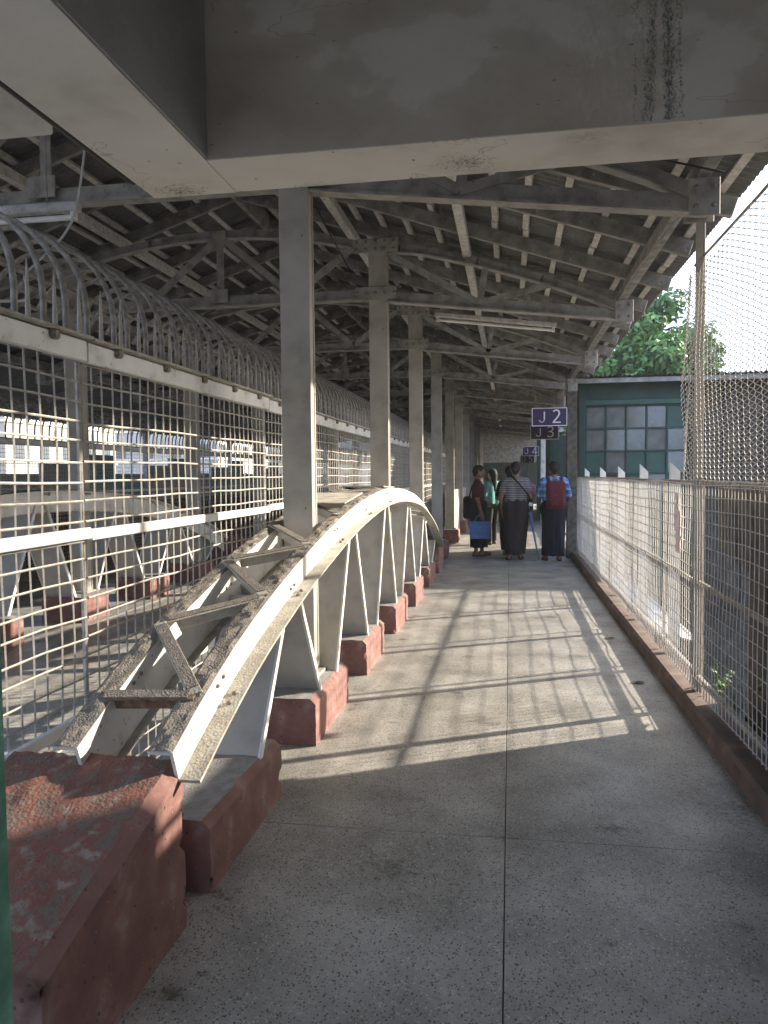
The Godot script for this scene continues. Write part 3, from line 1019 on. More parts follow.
func arches() -> void:
	var path := arch_path()
	var meshes := []
	for q in 3:
		var rp := rough_prism(-0.225, 0.225, 0.255, 0.255, 0.42, -0.42, 0.03, 5 + 10 * q, 0.003)
		meshes.append([rp[0].mesh(), rp[1].mesh()])
	var names := ["nearest", "second", "third", "fourth", "fifth", "sixth"]
	for s in [1.0, -1.0]:
		var a := thing("arch_truss", "low white riveted steel arch curving along the left of the walkway" if s > 0.0 else "far white steel arch truss seen through the mesh fence", "arch truss", Vector3.ZERO, 0.0, "arch trusses")
		# two ribs: standing web, ledge inside at the top, ledge outside at the foot
		for rib in 2:
			var w := -1.03 if rib == 0 else -1.35
			var xs := func(u: float, v: float) -> Array:
				var p := side(w + u, s)
				var q := side(w + v, s)
				return [minf(p, q), maxf(p, q)]
			var b := MB.new()
			var e: Array = xs.call(-0.012, 0.0)
			b.sweep(path, e[0], e[1], -0.108 if rib == 0 else -0.20, -0.012)
			var o := obj("rib", b, M.white, a)
			var tp := MB.new()
			e = xs.call(-0.085, 0.0)
			tp.sweep(path, e[0], e[1], -0.012, 0.0)
			obj("top_flange", tp, M.white, o)
			var bf := MB.new()
			e = xs.call(-0.012, 0.07 if rib == 0 else 0.03)
			bf.sweep(path, e[0], e[1], -0.12 if rib == 0 else -0.212, -0.1085 if rib == 0 else -0.2005)
			obj("bottom_flange", bf, M.ledge, o)
			e = xs.call(-0.084, -0.002)
			var ds := obj("dust", dust_strip(path, e[0], e[1], 0.001, 60 + rib), M.dust, o)
			ds.set_meta("kind", "stuff")
			var rv := MB.new()
			for i in range(2, path.size() - 1, 5):
				for u in [0.0, 0.06]:
					var d := (path[i + 1] - path[i]).normalized()
					var up := Vector3(0, -d.z, d.y)
					if up.y < 0.0: up = -up
					var c: Vector3 = path[i] + d * u - up * 0.103 + Vector3(side(w + 0.036, s), 0, 0)
					if rib == 0:
						rv.cbox(c, Vector3(0.020, 0.012, 0.020), 0.005, MB.frame(path[i], path[i + 1]))
					rv.cbox(path[i] + d * u - up * (0.035 + 0.04 * (i % 2)) + Vector3(side(w + 0.004, s), 0, 0), Vector3(0.010, 0.016, 0.016), 0.004)
			obj("rivets", rv, M.bolt, o).set_meta("kind", "stuff")
		# lacing: straight and slanting flats between the ribs
		for i in 22:
			var zn := -2.45 - 0.75 * (i / 2)
			var zf := zn - 0.45 if i % 2 == 1 else zn + 0.02 if i == 0 else zn - 0.30 + 0.02
			if i % 2 == 0 and i > 0:
				zf = zn + 0.27
			if minf(zn, zf) < -11.1:
				continue
			var p := Vector3(side(-1.06, s), arch_y(path, zn) + 0.006, zn)
			var q := Vector3(side(-1.40, s), arch_y(path, zf) + 0.006, zf)
			var hit := false
			for kz in [1, 2, 3]:
				if absf((zn + zf) * 0.5 - frame_z(kz)) < 0.26:
					hit = true
			if hit:
				continue
			if i % 2 == 1:
				p.y += 0.007
				q.y += 0.007
			var b := MB.new()
			var tang := Vector3(0, arch_y(path, zn - 0.1) - arch_y(path, zn), -0.1).normalized()
			var up := Vector3(0, -tang.z, tang.y)
			b.bar(p, q, 0.05, 0.008, up, 0.002)
			b.bar(p - up * 0.028, q - up * 0.028, 0.007, 0.046, up)
			var lb := obj("lacing_bar", b, M.rust if i == 0 else M.ledge, a)
			if i < 12:
				var dm := MB.new()
				dm.bar(p.lerp(q, 0.06) + up * 0.0075, p.lerp(q, 0.95) + up * 0.0075, 0.046, 0.006, up, 0.002)
				var dd := obj("dust", dm, M.dust, lb)
				dd.set_meta("kind", "stuff")
		# raking plates from the blocks up to the ribs
		for k in 6:
			var zc := -2.90 - 1.47 * k
			for e in [-1.0, 1.0]:
				var zt: float = zc - e * 0.66
				if zt > -2.4 or zt < -11.0:
					continue
				var yt := arch_y(path, zt) - 0.13
				if yt < 0.42:
					continue
				var b := MB.new()
				var lo := Vector3(side(-1.215, s), 0.24, zc - e * 0.20)
				var hi := Vector3(side(-1.215, s), yt, zt)
				b.bar(lo, hi, 0.30, 0.010, Vector3(0, 0, 1))
				var pl := obj("strut", b, M.steel, a)
				for xx in [-1.057, -1.373]:
					var fl := MB.new()
					fl.bar(lo + Vector3(side(xx, s) - lo.x, 0, 0), hi + Vector3(side(xx, s) - lo.x, 0, 0), 0.014, 0.034, Vector3(0, 0, 1), 0.002)
					obj("strut_edge", fl, M.white, pl)
		# cover plates over the crown
		for cz in [-5.15, -6.7, -8.2]:
			var b := MB.new()
			b.bar(Vector3(side(-1.23, s), arch_y(path, cz) + 0.022, cz + 0.3), Vector3(side(-1.23, s), arch_y(path, cz - 0.6) + 0.022, cz - 0.3), 0.36, 0.010, Vector3.UP, 0.002)
			obj("cover_plate", b, M.ledge, a)
		for k in 6:
			var lab: String = names[k] + " low red painted concrete block under the white arch beside the walkway"
			if s < 0.0:
				lab = names[k] + " red block of the far row seen through the mesh fence"
			red_block("concrete_block", meshes[k % 3], Vector3(side(-1.255, s), 0, -2.90 - 1.47 * k), rng.randf_range(-0.012, 0.012) + (0.0 if s > 0.0 else PI), Vector3(1, 1, 1.0 if s > 0.0 else 0.62), lab, "red blocks under the arch" if s > 0.0 else "red blocks of the far row")
		# ramped end blocks
		for e in 2:
			end_block(s, e)
	# blocks under the further columns
	for k in range(4, 12):
		red_block("concrete_block", meshes[k % 3], Vector3(-1.25, 0.05, frame_z(k)), 0.0, Vector3(0.85, 1.0, 0.5), ["small red block at the foot of the fourth column beyond the arch", "small red block at the foot of the fifth column", "small red block at the foot of the sixth column", "small red block at the foot of the seventh column", "small red block at the foot of the eighth column", "small red block at the foot of the ninth column", "small red block at the foot of the tenth column", "small red block at the foot of the eleventh column"][k - 4], "red blocks under the further columns")

var end_parts := []
func end_mesh() -> void:
	var rp := rough_prism(-0.295, 0.295, 0.345, 0.55, 0.395, -0.375, 0.034, 77, 0.009)
	end_parts = [rp[0].mesh(), rp[1].mesh()]

func end_block(s: float, e: int) -> void:
	if end_parts.is_empty():
		end_mesh()
	var z := -1.905 if e == 0 else -11.6
	var lab := ""
	if s > 0.0:
		lab = "large ramped red block with worn muddy top at the lower left corner" if e == 0 else "ramped red block at the far end of the white arch"
	else:
		lab = "ramped red block at the near end of the far arch" if e == 0 else "ramped red block at the far end of the far arch"
	var t := thing("ramped_block", lab, "block", Vector3(side(-1.328, s), 0, z), 0.0 if e == 0 else PI, "ramped end blocks")
	place("body", end_parts[0], M.red, t)
	place("worn_top", end_parts[1], M.worn, t)

# ==================================================================== fences
func wire_panel(x: float, z0: float, z1: float, y0: float, y1: float, pz: float, py: float, r: float, seed_: int, slack: float) -> MB:
	var m := MB.new()
	var g := RandomNumberGenerator.new()
	g.seed = seed_
	var f := FastNoiseLite.new()
	f.seed = seed_
	f.frequency = 0.9
	var off := func(y: float, z: float) -> Vector3:
		return Vector3(f.get_noise_2d(y * 1.5, z) * slack, f.get_noise_2d(y, z * 1.7 + 40.0) * slack, f.get_noise_2d(y * 2.0 + 80.0, z) * slack)
	var nz := int(round((z0 - z1) / pz))
	for i in nz + 1:
		var z := lerpf(z0, z1, float(i) / nz) + g.randf_range(-0.08, 0.08) * pz
		var prev := Vector3.INF
		for j in 6:
			var y := lerpf(y0, y1, j / 5.0)
			var p: Vector3 = Vector3(x, y, z) + off.call(y, z)
			if j > 0:
				m.wire(prev, p, r)
			prev = p
	var ny := int(round((y1 - y0) / py))
	var tilt := g.randf_range(-0.012, 0.012)
	for i in ny + 1:
		var y := lerpf(y0, y1, float(i) / ny) + g.randf_range(-0.06, 0.06) * py
		var prev := Vector3.INF
		var seg := maxi(3, int((z0 - z1) / 0.3))
		for j in seg + 1:
			var z := lerpf(z0, z1, float(j) / seg)
			var p: Vector3 = Vector3(x + r * 1.8, y + tilt * (j / float(seg) - 0.5) * 2.0, z) + off.call(y, z)
			if j > 0:
				m.wire(prev, p, r)
			prev = p
	return m

func fences() -> void:
	# ---- left fence, between the arch and the middle walkway
	var t := thing("mesh_fence", "cream wire mesh fence with hooped spiked top left of the white arch", "fence", Vector3.ZERO, 0.0, "mesh fences with hooped tops")
	spiked_fence(t, -1.75, 1.0, -0.53, 2.42, 0.086, 0.080, 0.0045, true)
	var o := thing("mesh_fence", "far wire mesh fence with hooped top against the bright sky at left", "fence", Vector3.ZERO, 0.0, "mesh fences with hooped tops")
	spiked_fence(o, -6.78, -1.0, -3.0, 2.94, 0.06, 0.06, 0.0028, false)
	var ts := thing("timber_screen", "dark timber boarding low behind the far mesh fence", "screen")
	for i in 22:
		obj("board", bx(Vector3(-7.05 + rng.randf_range(-0.004, 0.004), 0.35, -3.2 - 1.45 * i), Vector3(0.03, 1.3, 1.44), 0.004), M.dark_wood, ts)
	# ---- right fence
	var r := thing("walkway_fence", "waist high wire mesh fence on a kerb along the right of the walkway", "fence")
	var ps := [0.6, -1.6, -3.2, -4.95, -6.10, -7.50, -8.90, -10.30, -11.70, -13.1]
	for i in ps.size() - 1:
		var p := obj("wire_mesh", wire_panel(1.10, ps[i], ps[i + 1], 0.145, 1.385, 0.064, 0.072, 0.0026 if i < 3 else 0.0034, 200 + i, 0.012), M.wire, r)
		p.set_meta("kind", "stuff")
	for i in ps.size() - 1:
		for h in [[0.20, 0.05, 0.035], [0.775, 0.036, 0.028], [1.385, 0.03, 0.03]]:
			var b := MB.new()
			b.bar(Vector3(1.135, h[0] + rng.randf_range(-0.006, 0.006), ps[i] - 0.002), Vector3(1.135, h[0] + rng.randf_range(-0.006, 0.006), ps[i + 1] + 0.002), h[1] * 0.6, h[2], Vector3.UP, 0.004)
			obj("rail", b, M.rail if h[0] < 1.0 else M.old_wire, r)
	for i in ps.size():
		var b := MB.new()
		b.cbox(Vector3(1.160, 0.76, ps[i]), Vector3(0.02, 1.26, 0.02), 0.003)
		obj("stake", b, M.rail, r)
	var fz := [-16.2, -18.2, -20.2, -22.2, -24.2]
	var r2 := thing("walkway_fence", "short far stretch of mesh fence beyond the green booth", "fence")
	for i in 4:
		obj("wire_mesh", wire_panel(1.10, fz[i], fz[i + 1], 0.145, 1.1, 0.1, 0.1, 0.004, 260 + i, 0.012), M.wire, r2).set_meta("kind", "stuff")
		for h in [0.2, 1.1]:
			obj("rail", bx(Vector3(1.135, h, (fz[i] + fz[i + 1]) / 2), Vector3(0.04, 0.05, 1.99), 0.004), M.rail, r2)
		obj("stake", bx(Vector3(1.16, 0.55, fz[i]), Vector3(0.04, 1.1, 0.04), 0.004), M.rail, r2)
	# tall white post that runs up to the roof truss
	var tp := MB.new()
	tp.cbox(Vector3(1.13, 1.54, -4.95), Vector3(0.045, 2.96, 0.006), 0.001)
	tp.cbox(Vector3(1.150, 1.54, -4.926), Vector3(0.006, 2.96, 0.04), 0.001)
	tag(obj("angle_post", tp, M.steel), "tall whitish angle iron post from the right fence up to the roof", "post")
	# painted wooden posts outside the mesh, slanted tops above the rail
	var wl := ["nearest", "second", "third", "fourth", "furthest"]
	var zz := [-5.98, -7.32, -8.75, -10.45, -12.55]
	for i in 5:
		var m := MB.new()
		var x := 1.205
		var hi := 1.535 + rng.randf_range(-0.015, 0.02)
		m.hexa([Vector3(x - 0.035, 0.14, zz[i] - 0.022), Vector3(x + 0.035, 0.14, zz[i] - 0.022), Vector3(x - 0.035, hi, zz[i] - 0.022), Vector3(x + 0.035, hi - 0.07, zz[i] - 0.022), Vector3(x - 0.035, 0.14, zz[i] + 0.022), Vector3(x + 0.035, 0.14, zz[i] + 0.022), Vector3(x - 0.035, hi, zz[i] + 0.022), Vector3(x + 0.035, hi - 0.07, zz[i] + 0.022)])
		tag(obj("wooden_post", m, M.post), wl[i] + " white wooden post with slanted tip above the right fence", "post", "white posts along the right fence")
	# chain link above the near part of the fence
	var cl := thing("chain_link_screen", "sagging chain link screen above the near right fence", "screen")
	var cm := MB.new()
	var f := FastNoiseLite.new()
	f.seed = 5
	f.frequency = 0.8
	var pw := 0.046
	var ph := 0.0152
	var nw := 98
	for i in nw:
		var prev := Vector3.INF
		var rows := 86
		for j in rows:
			var y := 1.40 + ph * j
			var zig := 0.5 if (i + j) % 2 == 0 else -0.5
			var z := -4.93 + pw * i + zig * pw * 1.04
			var u := clampf((-4.65 - z) / 0.3, 0.0, 1.0)
			var bulge := f.get_noise_2d(y * 0.8, z * 0.5) * 0.025 + sin((y - 1.4) / 1.3 * PI) * 0.015
			var edge := sin(clampf((y - 1.4) / 0.95, 0, 1) * PI) * 0.03 * u
			var p := Vector3(1.095 - bulge + (0.004 if j % 2 == 0 else -0.004), y + f.get_noise_2d(z, y + 20.0) * 0.012, z - edge)
			if y > 2.66 + f.get_noise_1d(z * 3.0) * 0.05:
				break
			if j > 0:
				cm.wire(prev, p, 0.0022)
			prev = p
	var co := obj("chain_link", cm, M.galv, cl)
	co.set_meta("kind", "stuff")
	# folded-over selvedge of the screen wrapped round the post
	var fm := MB.new()
	for i in 7:
		var prev := Vector3.INF
		for j in 82:
			var y := 1.40 + ph * j
			var zig := 0.5 if (i + j) % 2 == 0 else -0.5
			var z := -4.88 - 0.03 * i + zig * 0.045 - sin(clampf((y - 1.4) / 0.95, 0, 1) * PI) * 0.04
			var p := Vector3(1.075 + 0.012 * sin(y * 9.0 + i), y, z)
			if j > 0:
				fm.wire(prev, p, 0.0024)
			prev = p
	obj("folded_edge", fm, M.wire, cl).set_meta("kind", "stuff")
	var tw := MB.new()
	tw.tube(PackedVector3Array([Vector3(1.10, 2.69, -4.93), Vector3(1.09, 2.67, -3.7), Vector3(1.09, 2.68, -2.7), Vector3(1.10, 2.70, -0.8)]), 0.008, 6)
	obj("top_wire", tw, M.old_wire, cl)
	# old board leaning outside the near fence
	var bd := thing("weathered_board", "weathered brown boards leaning outside the dark near right fence", "board")
	for i in 8:
		var z0 := -4.72 + 0.36 * i
		var z1 := z0 + 0.352
		var b := MB.new()
		var lo0 := lerpf(1.06, 0.80, clampf((z0 + 5.0) / 1.8, 0, 1.6)) + rng.randf_range(-0.012, 0.012)
		var lo1 := lerpf(1.06, 0.80, clampf((z1 + 5.0) / 1.8, 0, 1.6))
		var dx := rng.randf_range(-0.004, 0.004)
		b.hexa([Vector3(1.20 + dx, lo0, z0), Vector3(1.218 + dx, lo0, z0), Vector3(1.20 + dx, 1.36, z0), Vector3(1.218 + dx, 1.36, z0), Vector3(1.20 + dx, lo1, z1), Vector3(1.218 + dx, lo1, z1), Vector3(1.20 + dx, 1.36, z1), Vector3(1.218 + dx, 1.36, z1)])
		obj("plank", b, M.brown_board, bd)

func spiked_fence(t: Node3D, x: float, s: float, z0: float, plen: float, pz: float, py: float, r: float, near: bool) -> void:
	var z_end := -34.0
	var z := z0
	var k := 0
	while z > z_end:
		var zb := z - plen
		var far := z < -14.0
		var p := obj("wire_mesh", wire_panel(x, z, zb + 0.02, 0.06, 1.93, pz * (1.6 if far else 1.0), py * (1.5 if far else 1.0), r * (1.3 if far else 1.0), 300 + k + int(x * 10.0), 0.011), M.beige_wire, t)
		p.set_meta("kind", "stuff")
		for h in [[0.47, 0.03, 0.045], [1.22, 0.03, 0.046], [1.965, 0.035, 0.085]]:
			var b := MB.new()
			var y0: float = h[0] + rng.randf_range(-0.008, 0.008)
			var y1: float = h[0] + rng.randf_range(-0.008, 0.008)
			b.bar(Vector3(x + 0.022 * s, y0, z - 0.003), Vector3(x + 0.022 * s, y1, zb + 0.003), h[1], h[2], Vector3.UP, 0.004)
			var rl := obj("rail", b, M.white, t)
			if h[0] > 1.9:
				var led := MB.new()
				led.bar(Vector3(x + 0.035 * s, y0 + 0.052, z - 0.003), Vector3(x + 0.035 * s, y1 + 0.052, zb + 0.003), 0.075, 0.012, Vector3.UP, 0.002)
				obj("cap", led, M.ledge, rl)
				if near and z > -16.0:
					for q in 5:
						var u := (q + 0.5) / 5.0
						obj("clip", bx(Vector3(x + 0.046 * s, lerpf(y0, y1, u) + 0.03, lerpf(z, zb, u)), Vector3(0.03, 0.04, 0.045), 0.008), M.bolt, rl)
		var ps := MB.new()
		ps.cbox(Vector3(x - 0.012 * s, 0.98, z), Vector3(0.014, 1.96, 0.014), 0.002)
		obj("stake", ps, M.beige_wire, t)
		z = zb
		k += 1
	# hoops bending away over the top, a spike between each pair
	var hm := MB.new()
	var pts := PackedVector3Array()
	pts.append(Vector3(0, 2.0, 0))
	pts.append(Vector3(0, 2.10, 0))
	for i in 13:
		var a := deg_to_rad(150.0) * i / 12.0
		pts.append(Vector3(-s * (0.37 - 0.37 * cos(a)), 2.14 + 0.37 * sin(a), 0))
	hm.tube(pts, 0.012, 6)
	var hoop := hm.mesh()
	var sm := MB.new()
	sm.tube(PackedVector3Array([Vector3(0, 2.0, 0), Vector3(0, 2.17, 0), Vector3(0, 2.25, 0)]), 0.011, 6, 0.002)
	var spike := sm.mesh()
	var hz := z0 - 0.1
	while hz > z_end:
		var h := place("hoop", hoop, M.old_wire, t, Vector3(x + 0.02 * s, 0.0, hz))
		h.rotation = Vector3(rng.randf_range(-0.012, 0.012), rng.randf_range(-0.06, 0.06), 0)
		if near and hz > -26.0:
			var q := place("spike", spike, M.beige_wire, t, Vector3(x + 0.02 * s, 0.0, hz - 0.085))
		hz -= 0.17
	var lr := MB.new()
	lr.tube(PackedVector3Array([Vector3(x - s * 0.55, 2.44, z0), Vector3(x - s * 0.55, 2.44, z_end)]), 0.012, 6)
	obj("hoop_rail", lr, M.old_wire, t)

# ==================================================================== green booth on the right
func booth() -> void:
	var z := -13.75
	var b := thing("green_booth", "dark green timber booth with gridded window beyond the right fence", "booth")
	var x0 := 1.17
	var x1 := 8.6
	# front wall round the window opening (x 1.30 .. 2.98, y 1.05 .. 2.60)
	obj("wall", bx(Vector3((x0 + 1.30) / 2, 1.1, z - 0.05), Vector3(1.30 - x0, 3.9, 0.1)), M.teal, b)
	obj("wall", bx(Vector3((2.98 + x1) / 2, 1.1, z - 0.05), Vector3(x1 - 2.98, 3.9, 0.1)), M.dark_wood, b)
	obj("wall", bx(Vector3((1.30 + 2.98) / 2, 2.825, z - 0.05), Vector3(1.68, 0.45, 0.1)), M.teal, b)
	obj("wall", bx(Vector3((1.30 + 2.98) / 2, 0.1, z - 0.05), Vector3(1.68, 1.9, 0.1)), M.teal, b)
	obj("side_wall", bx(Vector3(x0 + 0.05, 0.95, z - 0.9), Vector3(0.1, 3.7, 1.58)), M.teal, b)
	obj("lower_wall", bx(Vector3((x0 + x1) / 2, -3.4, z - 0.165), Vector3(x1 - x0, 5.4, 0.12)), M.dark_wood, b)
	obj("back_wall", bx(Vector3((x0 + x1) / 2, 0.95, z - 1.75), Vector3(x1 - x0, 3.6, 0.1)), M.dark_wood, b)
	obj("ceiling", bx(Vector3((x0 + x1) / 2, 2.80, z - 0.9), Vector3(x1 - x0 - 0.22, 0.04, 1.5)), M.dark_wood, b)
	# vertical boards of the wooden part
	for i in 18:
		obj("board", bx(Vector3(3.08 + 0.30 * i, 1.1, z + 0.012 + rng.randf_range(0, 0.006)), Vector3(0.285, 3.85, 0.02), 0.003), M.dark_wood, b)
	# window: five by four panes, some painted over
	var win := Node3D.new()
	win.name = "window"
	b.add_child(win, true)
	var pw := 1.68 / 5.0
	var ph := 1.55 / 4.0
	var kinds := ["ddggt", "dggdg", "tdttg", "tgtgt"]
	for r in 4:
		for c in 5:
			var ch: String = kinds[r][c]
			var cx := 1.30 + pw * (c + 0.5)
			var cy := 2.60 - ph * (r + 0.5)
			var p := MB.new()
			p.box(Vector3(cx, cy, z - 0.04), Vector3(pw - 0.02, ph - 0.02, 0.008), Basis.from_euler(Vector3(rng.randf_range(-0.02, 0.02), rng.randf_range(-0.02, 0.02), 0)))
			obj("pane", p, M.glass if ch == "g" else (M.teal_pane if ch == "t" else M.dusty_glass), win)
	for c in 6:
		obj("glazing_bar", bx(Vector3(1.30 + pw * c, 1.825, z - 0.022), Vector3(0.035, 1.55, 0.03), 0.004), M.teal, win)
	for r in 5:
		obj("glazing_bar", bx(Vector3(2.14, 2.60 - ph * r, z - 0.018), Vector3(1.70, 0.035, 0.03), 0.004), M.teal, win)
	obj("frame_rail", bx(Vector3(2.16, 2.66, z + 0.03), Vector3(1.86, 0.09, 0.05), 0.006), M.teal_pane, b)
	obj("corner_post", bx(Vector3(1.22, 1.1, z + 0.04), Vector3(0.10, 3.9, 0.10), 0.006), M.teal, b)
	# eave: fascia and corrugated sheets
	obj("fascia", bx(Vector3((x0 + x1) / 2 - 0.02, 2.99, z + 0.42), Vector3(x1 - x0 + 0.2, 0.08, 0.03), 0.004), M.timber, b)
	for i in 9:
		var m := MB.new()
		var xs := 1.05 + 0.88 * i
		var n := 66
		for j in n:
			var a0 := xs + 0.92 * j / n
			var a1 := xs + 0.92 * (j + 1) / n
			var h0 := cos(TAU * a0 / 0.078) * 0.012
			var h1 := cos(TAU * a1 / 0.078) * 0.012
			m.quad(Vector3(a0, 3.06 + h0, z + 0.5), Vector3(a1, 3.06 + h1, z + 0.5), Vector3(a1, 3.0 + h1, z - 2.1), Vector3(a0, 3.0 + h0, z - 2.1), Vector3.UP)
			m.quad(Vector3(a0, 3.058 + h0, z + 0.5), Vector3(a1, 3.058 + h1, z + 0.5), Vector3(a1, 2.998 + h1, z - 2.1), Vector3(a0, 2.998 + h0, z - 2.1), Vector3.DOWN)
		obj("roof_sheet", m, M.sheet, b)
	# dark door post and inner green wall further along
	tag(obj("timber_post", bx(Vector3(1.04, 1.45, -13.55), Vector3(0.17, 2.9, 0.17), 0.008), M.brown_board), "square dark timber post beside the green booth, under the nearest purple sign", "post")
	var sh := thing("ticket_stall", "green panelled stall further along the right of the walkway behind the signs", "stall")
	obj("wall", bx(Vector3(1.25, 1.3, -28.0), Vector3(0.12, 2.6, 8.0)), M.teal, sh)
	obj("end_panel", bx(Vector3(1.26, 1.3, -24.3), Vector3(0.9, 2.6, 0.08)), M.teal_pane, sh)
	obj("counter", bx(Vector3(1.10, 0.95, -28.2), Vector3(0.2, 0.08, 7.0), 0.01), M.timber, sh)
	obj("white_pipe", bx(Vector3(0.93, 1.3, -22.5), Vector3(0.14, 2.6, 0.14), 0.02), M.post, sh)
	# barrier behind the queue and far end of the bridge
	var lw := thing("low_wall", "low pale plastered wall left of the walkway behind the queue", "wall")
	for i in 6:
		obj("wall_panel", bx(Vector3(-1.30, 0.55, -17.7 - 2.94 * i), Vector3(0.14, 1.1, 2.6), 0.01), M.cream, lw)
	var ew := thing("end_wall", "dark timber wall closing the far end of the walkway", "wall")
	obj("upper_wall", bx(Vector3(-2.85, 3.4, -37.5), Vector3(11.0, 2.8, 0.15)), M.timber, ew)
	obj("lower_wall", bx(Vector3(-2.0, 1.0, -37.6), Vector3(8.5, 2.0, 0.15)), M.dark_wood, ew)
	for i in 4:
		obj("door", bx(Vector3(-0.75 + 0.62 * i, 1.0, -37.49), Vector3(0.56, 1.96, 0.05), 0.006), M.teal if i % 2 == 0 else M.dark_wood, ew)

# ==================================================================== trees, far buildings, lower roofs
func leaf_material(c: Color) -> StandardMaterial3D:
	var m := plain(c, 0.55)
	m.vertex_color_use_as_albedo = true
	m.albedo_color = Color(1, 1, 1)
	m.backlight_enabled = true
	m.backlight = Color(0.45, 0.55, 0.2)
	m.cull_mode = BaseMaterial3D.CULL_DISABLED
	return m

func tree(called: String, label: String, base: Vector3, h: float, rad: float, seed_: int, tone: Color) -> void:
	var t := thing(called, label, "tree", base, 0.0, "trees beyond the booth")
	var g := RandomNumberGenerator.new()
	g.seed = seed_
	var tr := MB.new()
	tr.tube(PackedVector3Array([Vector3(0, -0.2, 0), Vector3(0.1, h * 0.3, 0.05), Vector3(-0.05, h * 0.55, 0), Vector3(0.05, h * 0.8, 0.1)]), 0.28, 9, 0.08)
	var lv := PackedVector3Array()
	var ln := PackedVector3Array()
	var lc := PackedColorArray()
	for c in 120:
		var dir := Vector3(g.randfn(), g.randfn() * 0.8, g.randfn()).normalized()
		var cc := Vector3(0, h * 0.72, 0) + dir * Vector3(rad, h * 0.27, rad) * pow(g.randf(), 0.45)
		var cr := rad * g.randf_range(0.20, 0.38)
		if c < 14:
			var st := Vector3(0, h * g.randf_range(0.42, 0.7), 0)
			tr.tube(PackedVector3Array([st, st.lerp(cc, 0.5) + Vector3(0, -0.15, 0), cc]), 0.09, 6, 0.02)
		var shade := g.randf_range(0.75, 1.25)
		for i in 300:
			var d := Vector3(g.randfn(), g.randfn(), g.randfn()).normalized()
			var p := cc + d * cr * pow(g.randf(), 0.4) * Vector3(1, 0.8, 1)
			var nn := (d + Vector3(g.randfn(), g.randfn() + 0.6, g.randfn()) * 0.6).normalized()
			var a := nn.cross(Vector3(g.randfn(), g.randfn(), g.randfn())).normalized()
			var b := nn.cross(a)
			var l := g.randf_range(0.08, 0.15)
			var w := l * 0.45
			var col := Color(tone.r * shade * g.randf_range(0.7, 1.3), tone.g * shade * g.randf_range(0.8, 1.2), tone.b * shade)
			for q in [[-a * l, b * w, a * l], [-a * l, a * l, -b * w]]:
				for e in q:
					lv.append(p + e); ln.append(nn); lc.append(col)
	obj("trunk", tr, M.brown_board, t)
	var ar := []
	ar.resize(Mesh.ARRAY_MAX)
	ar[Mesh.ARRAY_VERTEX] = lv
	ar[Mesh.ARRAY_NORMAL] = ln
	ar[Mesh.ARRAY_COLOR] = lc
	var am := ArrayMesh.new()
	am.add_surface_from_arrays(Mesh.PRIMITIVE_TRIANGLES, ar)
	place("crown", am, M.leaf, t)

func building(called: String, label: String, c: Vector3, size: Vector3, m: Material, rows: int, cols: int, cols_side: int) -> void:
	var b := thing(called, label, "building", Vector3(c.x, -6.1, c.z), 0.0, "city buildings beyond the far fence")
	obj("wall", bx(Vector3(0, size.y / 2, 0), size), m, b)
	obj("roof_slab", bx(Vector3(0, size.y + 0.12, 0), Vector3(size.x + 0.5, 0.24, size.z + 0.5), 0.02), M.soffit, b)
	# windows on the two faces turned to the bridge
	var win := bx(Vector3.ZERO, Vector3(1.0, 1.3, 0.08), 0.01).mesh()
	for r in rows:
		var y := 1.6 + (size.y - 1.8) * r / rows
		for i in cols:
			var o := place("window", win, M.glass, b, Vector3(-size.x / 2 + size.x * (i + 0.5) / cols, y, size.z / 2 + 0.01))
		for i in cols_side:
			var o := place("window", win, M.glass, b, Vector3(size.x / 2 + 0.01, y, -size.z / 2 + size.z * (i + 0.5) / cols_side))
			o.rotation.y = PI / 2
		obj("ledge", bx(Vector3(0.06, y - 0.85, 0.06), Vector3(size.x + 0.22, 0.14, size.z + 0.22), 0.02), M.soffit, b)

